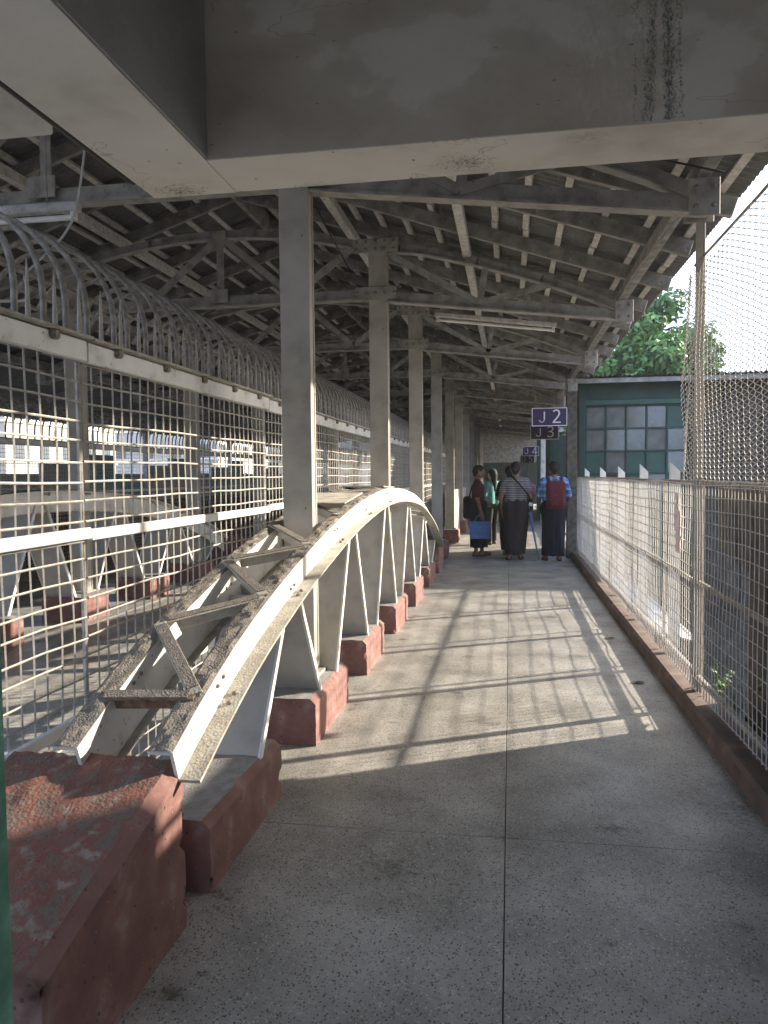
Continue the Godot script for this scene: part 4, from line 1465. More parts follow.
func surroundings() -> void:
	M.leaf = leaf_material(Color(1, 1, 1))
	tree("leafy_tree", "tall sunlit green tree rising behind the green booth roof", Vector3(4.2, -6.1, -23.5), 12.7, 1.9, 3, Color(0.085, 0.16, 0.035))
	tree("leafy_tree", "shorter yellow green tree behind the booth roof, next to the eave", Vector3(4.0, -6.1, -26.5), 11.9, 2.2, 8, Color(0.13, 0.19, 0.04))
	tree("leafy_tree", "darker tree behind the booth to the right, seen through the chain link", Vector3(7.6, -6.1, -25.0), 9.8, 2.2, 14, Color(0.07, 0.13, 0.035))
	building("apartment_block", "nearest pale apartment block beyond the far fence at left", Vector3(-34, 0, -30), Vector3(14, 12.5, 12), M.plaster, 4, 5, 4)
	building("apartment_block", "cream apartment block in the middle distance beyond the far fence", Vector3(-40, 0, -52), Vector3(16, 15, 14), M.cream, 5, 5, 5)
	building("apartment_block", "tallest pale apartment block far off beyond the far fence", Vector3(-38, 0, -82), Vector3(18, 19, 16), M.plaster, 6, 6, 5)
	building("apartment_block", "low cream building far off behind the arch columns", Vector3(-24, 0, -104), Vector3(16, 13, 12), M.cream, 4, 5, 4)
	# teal hoarding beyond the far fence
	var h := thing("hoarding", "teal and grey sheet hoarding standing beyond the far mesh fence", "hoarding")
	for i in 16:
		var top := 1.55 + 0.22 * (i % 3)
		obj("panel", bx(Vector3(-9.4 + rng.randf_range(-0.03, 0.03), top / 2 - 1.6, -9.0 - 1.5 * i), Vector3(0.05, top + 3.2, 1.45), 0.006), M.aqua if i % 5 < 2 else M.grime, h)
	for i in 9:
		obj("stake", bx(Vector3(-9.5, -2.4, -8.4 - 3.0 * i), Vector3(0.1, 7.6, 0.1), 0.008), M.timber, h)
	var lt := thing("shading_lean_to", "low dark lean-to roof added beyond the far mesh fence to cut light from the left", "roof")
	for i in 36:  # added roof, cuts the sky light coming in from the left
		var m := MB.new()
		var z0 := 1.0 - 0.98 * i
		for j in 40:
			var a0 := z0 - 1.0 * j / 40.0
			var a1 := z0 - 1.0 * (j + 1) / 40.0
			var h0 := cos(TAU * a0 / 0.1) * 0.014
			var h1 := cos(TAU * a1 / 0.1) * 0.014
			m.quad(Vector3(-7.06, 3.16 + h0, a0), Vector3(-9.3, 2.62 + h0, a0), Vector3(-9.3, 2.62 + h1, a1), Vector3(-7.06, 3.16 + h1, a1), Vector3.UP)
			m.quad(Vector3(-7.06, 3.156 + h0, a0), Vector3(-9.3, 2.616 + h0, a0), Vector3(-9.3, 2.616 + h1, a1), Vector3(-7.06, 3.156 + h1, a1), Vector3.DOWN)
		obj("roof_sheet", m, M.sheet, lt)
	for i in 12:
		obj("post", bx(Vector3(-9.2, -1.8, -0.5 - 3.0 * i), Vector3(0.12, 8.8, 0.12), 0.008), M.timber, lt)
		var rb := MB.new()
		rb.bar(Vector3(-7.08, 3.07, -0.5 - 3.0 * i), Vector3(-9.3, 2.55, -0.5 - 3.0 * i), 0.06, 0.1)
		obj("rafter", rb, M.timber, lt)
	# pale platform canopy under the right side of the bridge
	var p := thing("platform_canopy", "narrow pale corrugated ledge roof outside the right fence, below its mesh", "canopy")
	for i in 5:
		var m := MB.new()
		var z0 := -8.5 - 0.98 * i
		var n := 48
		for j in n:
			var a0 := z0 - 1.0 * j / n
			var a1 := z0 - 1.0 * (j + 1) / n
			var h0 := cos(TAU * a0 / 0.12) * 0.018
			var h1 := cos(TAU * a1 / 0.12) * 0.018
			m.quad(Vector3(1.32, -0.20 + h0, a0), Vector3(2.0, -0.36 + h0, a0), Vector3(2.0, -0.36 + h1, a1), Vector3(1.32, -0.20 + h1, a1), Vector3.UP)
			m.quad(Vector3(1.32, -0.204 + h0, a0), Vector3(2.0, -0.364 + h0, a0), Vector3(2.0, -0.364 + h1, a1), Vector3(1.32, -0.204 + h1, a1), Vector3.DOWN)
		obj("roof_sheet", m, M.pale_roof, p)

# ==================================================================== small things
func sign_board(text_l: String, text_r: String, label: String, c: Vector3, w: float, h: float) -> void:
	var s := thing("hanging_sign", label, "sign", c, 0.0, "purple number signs")
	var pur := plain(lin(0.035, 0.018, 0.085), 0.35)
	var wh := plain(lin(0.72, 0.70, 0.74), 0.5)
	obj("board", bx(Vector3.ZERO, Vector3(w, h, 0.03), 0.003), pur, s)
	var fr := MB.new()
	for e in [-1.0, 1.0]:
		fr.box(Vector3(0, e * (h / 2 - 0.006), 0.017), Vector3(w, 0.012, 0.006))
		fr.box(Vector3(e * (w / 2 - 0.006), 0, 0.0172), Vector3(0.012, h - 0.026, 0.006))
	obj("border", fr, wh, s)
	var k := 0
	for tx in [text_l, text_r]:
		if tx == "J":
			var jm := MB.new()
			var jp := PackedVector3Array([Vector3(0.042, 0.082, 0)])
			for q in 9:
				var an := -PI * q / 8.0 * 0.92
				jp.append(Vector3(cos(an) * 0.042, -0.040 + sin(an) * 0.042, 0))
			for q in jp.size() - 1:
				jm.bar(jp[q] - (jp[q + 1] - jp[q]).normalized() * 0.004, jp[q + 1] + (jp[q + 1] - jp[q]).normalized() * 0.004, 0.004, 0.022, Vector3(0.3, 0.2, 0).rotated(Vector3.BACK, 0.7))
			place("lettering", jm.mesh(), wh, s, Vector3(-0.125, 0, 0.019))
			k += 1
			continue
		var tm := TextMesh.new()
		var sf := SystemFont.new()
		sf.font_names = PackedStringArray(["Droid Sans"])
		tm.font = sf
		tm.text = tx
		tm.font_size = 32
		tm.pixel_size = 0.0092
		tm.depth = 0.004
		place("lettering", tm, wh, s, Vector3(-0.125 if k == 0 else 0.125, 0, 0.019))
		k += 1
	for e in [-1.0, 1.0]:
		var b := MB.new()
		b.tube(PackedVector3Array([Vector3(e * w * 0.4, h / 2, 0), Vector3(e * w * 0.4, 3.0 - c.y + 0.15, 0)]), 0.006, 6)
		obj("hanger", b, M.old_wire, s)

func lamp(label: String, a: Vector3, b: Vector3) -> void:
	var t := thing("tube_light", label, "light", Vector3.ZERO, 0.0, "unlit tube lights")
	var m := MB.new()
	m.bar(a, b, 0.06, 0.045, Vector3.UP, 0.006)
	obj("housing", m, M.batten, t)
	var d := (b - a).normalized()
	var q := MB.new()
	q.tube(PackedVector3Array([a + d * 0.04 - Vector3(0, 0.052, 0), b - d * 0.04 - Vector3(0, 0.052, 0)]), 0.0145, 10)
	obj("tube", q, M.white, t)
	for e in [a + d * 0.03, b - d * 0.03]:
		var h := MB.new()
		h.cbox(e - Vector3(0, 0.045, 0), Vector3(0.03, 0.05, 0.03), 0.004)
		obj("holder", h, M.post, t)
	for e in [0.2, 0.8]:
		var r := MB.new()
		var p := a.lerp(b, e)
		r.tube(PackedVector3Array([p + Vector3(0, 0.02, 0), p + Vector3(0, 0.45, 0)]), 0.004, 5)
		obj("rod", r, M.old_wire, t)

func cable(label: String, pts: PackedVector3Array, r: float, m: Material) -> void:
	var c := Curve3D.new()
	for i in pts.size():
		var a := pts[maxi(0, i - 1)]
		var b := pts[mini(pts.size() - 1, i + 1)]
		c.add_point(pts[i], -(b - a) / 6.0, (b - a) / 6.0)
	var q := PackedVector3Array()
	for i in 33:
		q.append(c.sample_baked(c.get_baked_length() * i / 32.0))
	var mb := MB.new()
	mb.tube(q, r, 6)
	tag(obj("loose_cable", mb, m), label, "cable", "loose cables under the roof")

func small_things() -> void:
	sign_board("J", "2", "nearest purple hanging sign reading J 2 beside the green booth", Vector3(0.645, 2.385, -13.05), 0.57, 0.30)
	sign_board("J", "3", "dark purple hanging sign behind and below the J 2 sign", Vector3(0.70, 2.30, -16.2), 0.57, 0.30)
	sign_board("J", "4", "small purple hanging sign above the queue reading J 4", Vector3(0.62, 2.14, -24.0), 0.50, 0.29)
	sign_board("J", "5", "furthest purple hanging sign just above the striped shirt woman's head", Vector3(0.62, 1.99, -28.5), 0.50, 0.28)
	lamp("unlit tube light slung across the walkway under the second roof truss", Vector3(-0.76, 3.09, -7.95), Vector3(0.46, 2.93, -7.95))
	lamp("unlit tube light at the upper left above the hooped fence top", Vector3(-3.10, 2.86, -3.75), Vector3(-2.20, 2.855, -3.75))
	cable("thin cable dangling over the hooped fence at upper left", PackedVector3Array([Vector3(-2.15, 3.2, -3.75), Vector3(-2.22, 2.75, -3.7), Vector3(-2.36, 2.45, -3.5), Vector3(-2.2, 2.28, -3.3), Vector3(-2.3, 2.2, -2.9)]), 0.006, M.wire)
	cable("dark cables sagging along the purlin behind the canopy beam", PackedVector3Array([Vector3(-0.9, 3.25, -4.0), Vector3(-0.4, 3.13, -4.05), Vector3(0.1, 3.19, -4.0), Vector3(0.6, 3.06, -4.1), Vector3(1.1, 3.0, -4.3)]), 0.006, M.black)
	cable("dark cable looped round the light purlin near the first column", PackedVector3Array([Vector3(-1.50, 3.95, -4.7), Vector3(-1.55, 3.70, -5.6), Vector3(-1.66, 3.78, -6.6), Vector3(-1.5, 3.40, -7.3)]), 0.007, M.black)
	cable("pale cable hanging down the right purlin to the third truss", PackedVector3Array([Vector3(1.08, 3.04, -4.6), Vector3(0.95, 2.98, -6.0), Vector3(0.98, 3.02, -7.4), Vector3(0.93, 2.94, -9.0), Vector3(0.98, 3.0, -10.4)]), 0.007, M.timber)
	cable("thin cable hanging in loops between the first two columns", PackedVector3Array([Vector3(-2.2, 3.3, -7.4), Vector3(-2.15, 2.8, -7.4), Vector3(-2.0, 2.55, -7.4), Vector3(-1.9, 2.62, -7.4), Vector3(-1.95, 3.2, -7.4)]), 0.006, M.timber)
	# scrap of pale cloth caught on the fence
	var cl := MB.new()
	var f := FastNoiseLite.new()
	f.seed = 2
	f.frequency = 3.0
	var pts := []
	for i in 13:
		var row := PackedVector3Array()
		var u := i / 12.0
		for j in 5:
			var wd := lerpf(0.02, 0.16, minf(u * 2.5, 1.0)) * (1.0 - 0.5 * maxf(0.0, u - 0.75) * 4.0)
			row.append(Vector3(1.073 - f.get_noise_2d(u * 2.0, j * 0.4) * 0.015, 1.33 - 0.40 * u, -5.28 + (j / 4.0 - 0.5) * wd + u * 0.05))
		pts.append(row)
	for i in 12:
		for j in 4:
			cl.quad(pts[i][j], pts[i][j + 1], pts[i + 1][j + 1], pts[i + 1][j], Vector3.LEFT)
			var o := Vector3(0.003, 0, 0)
			cl.quad(pts[i][j] + o, pts[i][j + 1] + o, pts[i + 1][j + 1] + o, pts[i + 1][j] + o, Vector3.RIGHT)
	tag(obj("cloth_scrap", cl, plain(lin(0.68, 0.60, 0.62), 0.9)), "pale pink scrap of cloth caught on the right fence mesh", "cloth")
	# dead leaves on the floor
	var spots := [[Vector3(0.86, 0.006, -6.9), "dead leaf on the floor near the right kerb, the further one"], [Vector3(0.87, 0.006, -5.45), "dead leaf on the floor near the right kerb, the nearer one"]]
	for sp in spots:
		var m := MB.new()
		var a: Vector3 = sp[0]
		for k in 6:
			var t0 := TAU * k / 6.0
			var t1 := TAU * (k + 1) / 6.0
			m.tri(a + Vector3(0, 0.012, 0), a + Vector3(cos(t0) * 0.05, 0.002 + 0.004 * (k % 2), sin(t0) * 0.03), a + Vector3(cos(t1) * 0.05, 0.002 + 0.004 * ((k + 1) % 2), sin(t1) * 0.03), Vector3.UP)
		tag(obj("dead_leaf", m, M.brown_board), sp[1], "leaf", "dead leaves on the floor")
	# weeds growing at the foot of the right fence
	weed("small weed growing outside the kerb under the white fence boards", Vector3(1.30, 0.02, -5.1), 4)
	weed("small weed at the kerb beside the dark near fence", Vector3(1.29, 0.02, -4.45), 6)

func weed(label: String, at: Vector3, seed_: int) -> void:
	var g := RandomNumberGenerator.new()
	g.seed = seed_
	var w := thing("weed", label, "plant", at, 0.0, "weeds along the kerb")
	var stem := MB.new()
	var lv := PackedVector3Array()
	var ln := PackedVector3Array()
	var lc := PackedColorArray()
	for i in 7:
		var e := Vector3(g.randf_range(-0.08, 0.03), g.randf_range(0.12, 0.34), g.randf_range(-0.3, 0.3))
		stem.tube(PackedVector3Array([Vector3(0, -0.16, e.z * 0.5), e * 0.6, e]), 0.003, 5, 0.001)
		for k in 9:
			var p := e * g.randf_range(0.3, 1.0)
			var nn := Vector3(g.randfn() * 0.5, 1, g.randfn() * 0.5).normalized()
			var a := nn.cross(Vector3(g.randfn(), g.randfn(), g.randfn())).normalized()
			var b := nn.cross(a)
			var l := g.randf_range(0.015, 0.03)
			for q in [[-a * l, b * l * 0.6, a * l], [-a * l, a * l, -b * l * 0.6]]:
				for x in q:
					lv.append(p + x); ln.append(nn); lc.append(Color(0.10, 0.17 * g.randf_range(0.8, 1.2), 0.03))
	obj("stem", stem, M.brown_board, w)
	var ar := []
	ar.resize(Mesh.ARRAY_MAX)
	ar[Mesh.ARRAY_VERTEX] = lv
	ar[Mesh.ARRAY_NORMAL] = ln
	ar[Mesh.ARRAY_COLOR] = lc
	var am := ArrayMesh.new()
	am.add_surface_from_arrays(Mesh.PRIMITIVE_TRIANGLES, ar)
	place("leaves", am, M.leaf, w)

# ==================================================================== people
var head_mb: MB
var hand_mb: MB

func make_head() -> MB:
	# chin at y 0, crown at 0.215, facing -z
	var s := SDF.new(Vector3(-0.12, -0.10, -0.15), Vector3(0.12, 0.25, 0.14), 0.0065)
	s.bone(Vector3(0, 0.125, 0.012), Vector3(0, 0.125, -0.02), 0.080, 0.074, 0.02)
	s.bone(Vector3(0, 0.08, -0.03), Vector3(0, 0.032, -0.052), 0.055, 0.032, 0.03)
	s.bone(Vector3(-0.03, 0.06, -0.02), Vector3(0.03, 0.06, -0.02), 0.046, 0.046, 0.03)
	s.bone(Vector3(0, 0.115, -0.094), Vector3(0, 0.075, -0.110), 0.008, 0.013, 0.012)
	s.bone(Vector3(-0.018, 0.047, -0.086), Vector3(0.018, 0.047, -0.086), 0.0075, 0.0075, 0.008)
	s.bone(Vector3(-0.045, 0.128, -0.084), Vector3(0.045, 0.128, -0.084), 0.008, 0.008, 0.012)
	for e in [-1.0, 1.0]:
		s.bone(Vector3(e * 0.081, 0.120, 0.008), Vector3(e * 0.078, 0.075, 0.0), 0.016, 0.011, 0.008)
	s.bone(Vector3(0, -0.08, 0.025), Vector3(0, 0.06, 0.01), 0.052, 0.050, 0.03)
	s.cut(func(p: Vector3) -> float: return maxf(0.020 - (p - Vector3(0.032, 0.108, -0.098)).length(), 0.020 - (p - Vector3(-0.032, 0.108, -0.098)).length()) - 0.006)
	var m := MB.new()
	s.out(m)
	return m

func make_hand() -> MB:
	# wrist at the origin, fingers hang down -y, palm faces +x (towards the thigh of a left hand), thumb forward -z
	var s := SDF.new(Vector3(-0.06, -0.21, -0.09), Vector3(0.07, 0.05, 0.06), 0.0042)
	s.bone(Vector3(0, 0.03, 0), Vector3(0, -0.02, 0), 0.024, 0.022, 0.012)
	for i in 4:
		var z := -0.030 + 0.020 * i
		var l: float = [0.068, 0.078, 0.072, 0.056][i]
		var k := Vector3(0.0, -0.088 + absf(i - 1.2) * 0.004, z)
		s.bone(Vector3(0, -0.015, z * 0.55), k, 0.015, 0.0115, 0.012)
		var m1 := k + Vector3(0.008, -l * 0.48, 0)
		var m2 := m1 + Vector3(0.018, -l * 0.32, 0)
		var m3 := m2 + Vector3(0.018, -l * 0.16, 0)
		s.bone(k, m1, 0.0095, 0.0085, 0.004)
		s.bone(m1, m2, 0.0085, 0.008, 0.004)
		s.bone(m2, m3, 0.008, 0.0068, 0.004)
	s.bone(Vector3(0.004, -0.02, -0.016), Vector3(0.016, -0.052, -0.046), 0.014, 0.0115, 0.008)
	s.bone(Vector3(0.016, -0.052, -0.046), Vector3(0.024, -0.082, -0.052), 0.0105, 0.0085, 0.004)
	var m := MB.new()
	s.out(m)
	return m

# p: joints by name (metres, the figure faces -z, feet on y 0); look: materials
func person(label: String, at: Vector3, turn: float, sc: float, p: Dictionary, look: Dictionary) -> Node3D:
	var t := thing("person", label, "person", at, turn, "people queueing on the walkway")
	t.scale = Vector3.ONE * sc
	var neck := Vector3(0, 1.315, 0.012)
	var head_at := Vector3(0, 1.385, -0.005)
	var hips := 0.86
	var body := SDF.new(Vector3(-0.50, -0.03, -0.50), Vector3(0.50, 1.46, 0.40), 0.0145)
	body.bone(neck - Vector3(0, 0.05, -0.01), head_at + Vector3(0, 0.05, 0.01), 0.056, 0.050, 0.03)
	body.bone(Vector3(-0.13, 1.285, 0.01), Vector3(0.13, 1.285, 0.01), 0.052, 0.052, 0.05)
	for e in [-1.0, 1.0]:
		body.bone(Vector3(e * 0.075, 1.20, 0), Vector3(e * 0.065, 0.98, -0.005), 0.095, 0.080, 0.05)
		body.bone(Vector3(e * 0.065, 0.98, -0.005), Vector3(e * 0.075, hips, 0.01), 0.080, 0.095, 0.05)
		var q := "l" if e < 0.0 else "r"
		var sh := Vector3(e * 0.165, 1.275, 0.01)
		var elb: Vector3 = p[q + "_elbow"]
		var wr: Vector3 = p[q + "_wrist"]
		body.bone(sh, elb, 0.050, 0.038, 0.03)
		body.bone(elb, wr, 0.038, 0.025, 0.02)
		var hd := Basis(Vector3(-e, 0, 0), Vector3.UP, Vector3.BACK)
		var an: Vector3 = p[q + "_ankle"]
		var kn := Vector3(e * 0.085, hips, 0).lerp(an, 0.52) + Vector3(0, 0, -0.025)
		body.bone(Vector3(e * 0.085, hips, 0), kn, 0.085, 0.052, 0.03)
		body.bone(kn, an, 0.052, 0.034, 0.02)
		body.bone(an + Vector3(0, -0.035, 0.03), an + Vector3(e * 0.02, -0.045, -0.14), 0.032, 0.026, 0.02)
	var mb := MB.new()
	body.out(mb)
	mb.add(head_mb, Transform3D(Basis.from_euler(Vector3(p.get("nod", 0.0), p.get("look", 0.0), 0)), head_at))
	for e in [-1.0, 1.0]:
		var q := "l" if e < 0.0 else "r"
		var wr: Vector3 = p[q + "_wrist"]
		var elb: Vector3 = p[q + "_elbow"]
		var y := (elb - wr).normalized()
		var x := Vector3(-e, 0, 0)
		x = (x - y * x.dot(y)).normalized()
		mb.add(hand_mb, Transform3D(Basis(x, y, x.cross(y)), wr))
	obj("body", mb, look.skin, t)
	# shirt: trunk and sleeves to above the elbow
	var sh := SDF.new(Vector3(-0.42, 0.70, -0.34), Vector3(0.42, 1.42, 0.34), 0.0145)
	sh.bone(Vector3(-0.135, 1.285, 0.01), Vector3(0.135, 1.285, 0.01), 0.064, 0.064, 0.06)
	sh.bone(Vector3(-0.05, 1.335, 0.015), Vector3(0.05, 1.335, 0.015), 0.040, 0.040, 0.05)
	for e in [-1.0, 1.0]:
		sh.bone(Vector3(e * 0.080, 1.20, 0), Vector3(e * 0.072, 0.98, 0.0), 0.112, 0.102, 0.05)
		sh.bone(Vector3(e * 0.072, 0.98, 0.0), Vector3(e * 0.080, p.get("hem", 0.84), 0.01), 0.102, 0.112, 0.05)
		var q := "l" if e < 0.0 else "r"
		var s0 := Vector3(e * 0.165, 1.275, 0.01)
		var sleeve: float = p.get("sleeve", 0.75)
		sh.bone(s0, s0.lerp(p[q + "_elbow"], sleeve), 0.066, 0.060, 0.04)
	var hem: float = p.get("hem", 0.84)
	sh.cut(func(a: Vector3) -> float: return maxf(hem - 0.02 - a.y, a.y - 1.365))
	var sm := MB.new()
	sh.out(sm)
	obj("shirt", sm, look.shirt, t)
	# wrapped skirt, or trousers
	var la: Vector3 = p.l_ankle
	var ra: Vector3 = p.r_ankle
	var lw := SDF.new(Vector3(-0.40, 0.0, -0.32), Vector3(0.40, 1.05, 0.34), 0.0145)
	if p.get("trousers", false):
		for e in [-1.0, 1.0]:
			var an: Vector3 = la if e < 0.0 else ra
			var kn := Vector3(e * 0.085, hips, 0).lerp(an, 0.52) + Vector3(0, 0, -0.025)
			lw.bone(Vector3(e * 0.06, 0.95, 0.0), Vector3(e * 0.085, hips, 0.01), 0.088, 0.104, 0.05)
			lw.bone(Vector3(e * 0.085, hips, 0.005), kn, 0.100, 0.068, 0.03)
			lw.bone(kn, an + Vector3(0, 0.0, 0), 0.068, 0.056, 0.02)
		lw.cut(func(a: Vector3) -> float: return 0.055 - a.y)
	else:
		var hemy: float = p.get("skirt", 0.11)
		for e in [-1.0, 1.0]:
			var an: Vector3 = la if e < 0.0 else ra
			lw.bone(Vector3(e * 0.055, 0.97, 0.0), Vector3(e * 0.085, hips, 0.012), 0.094, 0.112, 0.06)
			lw.bone(Vector3(e * 0.085, hips, 0.012), Vector3(an.x * 0.85 + e * 0.01, 0.06, an.z), 0.112, 0.072, 0.10)
			lw.bone(Vector3(e * 0.03, hips, 0.012), Vector3(an.x * 0.3, 0.06, an.z), 0.112, 0.070, 0.10)
		lw.bone(Vector3(0.0, 0.90, -0.08), Vector3(0.03, 0.10, -0.10), 0.03, 0.045, 0.08)
		var fold := FastNoiseLite.new()
		fold.seed = int(at.x * 100.0) + 9
		fold.frequency = 5.0
		lw.cut(func(a: Vector3) -> float: return hemy - a.y)
		for i in lw.g.size():
			var xx := i % lw.nx
			var yy := (i / lw.nx) % lw.ny
			var zz := i / (lw.nx * lw.ny)
			lw.g[i] += fold.get_noise_3d(xx * 0.0145 * 1.7, yy * 0.0030, zz * 0.0145 * 1.7) * 0.032
	var lm := MB.new()
	lw.out(lm)
	obj("trousers" if p.get("trousers", false) else "wrapped_skirt", lm, look.skirt, t)
	# hair
	var hs := SDF.new(Vector3(-0.15, -0.32, -0.14), Vector3(0.15, 0.29, 0.20), 0.010)
	hs.bone(Vector3(0, 0.142, 0.022), Vector3(0, 0.150, -0.018), 0.088, 0.080, 0.03)
	hs.bone(Vector3(0, 0.10, 0.045), Vector3(0, 0.06, 0.045), 0.070, 0.050, 0.03)
	if p.get("hair", "short") == "bun":
		hs.bone(Vector3(0, 0.10, 0.105), Vector3(0, 0.09, 0.12), 0.048, 0.040, 0.02)
	elif p.get("hair", "short") == "long":
		hs.bone(Vector3(0, 0.08, 0.06), Vector3(0, -0.22, 0.075), 0.068, 0.045, 0.04)
	hs.cut(func(a: Vector3) -> float: return minf((-a.z - 0.062 + (a.y - 0.17) * -0.25), 0.155 - a.y))
	var hm := MB.new()
	hs.out(hm)
	var ho := obj("hair", hm, look.hair, t)
	ho.transform = Transform3D(Basis.from_euler(Vector3(p.get("nod", 0.0), p.get("look", 0.0), 0)), head_at)
	for e in [-1.0, 1.0]:
		var em := SphereMesh.new()
		em.radius = 0.010
		em.height = 0.016
		em.radial_segments = 10
		em.rings = 6
		var eo := place("eye", em, M.black, t)
		eo.transform = Transform3D(Basis.IDENTITY, head_at + Basis.from_euler(Vector3(p.get("nod", 0.0), p.get("look", 0.0), 0)) * Vector3(e * 0.032, 0.108, -0.081))
	# sandals
	for e in [-1.0, 1.0]:
		var an: Vector3 = la if e < 0.0 else ra
		var so := SDF.new(Vector3(-0.07, -0.02, -0.20), Vector3(0.07, 0.06, 0.09), 0.009)
		so.bone(Vector3(0, 0.012, 0.035), Vector3(e * 0.018, 0.012, -0.13), 0.032, 0.042, 0.02)
		so.cut(func(a: Vector3) -> float: return maxf(a.y - 0.022, -a.y + 0.001))
		var q := MB.new()
		so.out(q)
		q.tube(PackedVector3Array([Vector3(-0.04, 0.02, -0.05), Vector3(-0.03, 0.055, -0.07), Vector3(0.0, 0.066, -0.08), Vector3(0.03, 0.055, -0.07), Vector3(0.04, 0.02, -0.05)]), 0.009, 6)
		place("sandal", q.mesh(), M.black, t, Vector3(an.x, an.y - 0.082, an.z))
	return t

func soft_block(hx: float, hy: float, hz: float, r: float, cell := 0.011) -> ArrayMesh:
	var s := SDF.new(Vector3(-hx - 0.04, -hy - 0.04, -hz - 0.04), Vector3(hx + 0.04, hy + 0.04, hz + 0.04), cell)
	var f := FastNoiseLite.new()
	f.seed = int(hx * 1000)
	f.frequency = 7.0
	s.fill(func(p: Vector3) -> float:
		var q := p.abs() - Vector3(hx, hy, hz) + Vector3.ONE * r
		return q.max(Vector3.ZERO).length() + minf(maxf(q.x, maxf(q.y, q.z)), 0.0) - r + f.get_noise_3dv(p) * 0.008)
	var m := MB.new()
	s.out(m)
	return m.mesh()

func stripe_image(cols: Array, w: int) -> Image:
	var im := Image.create(128, 128, false, Image.FORMAT_RGB8)
	for y in 128:
		var c: Color = cols[(y / w) % cols.size()]
		im.fill_rect(Rect2i(0, y, 128, 1), c.linear_to_srgb())
	return im

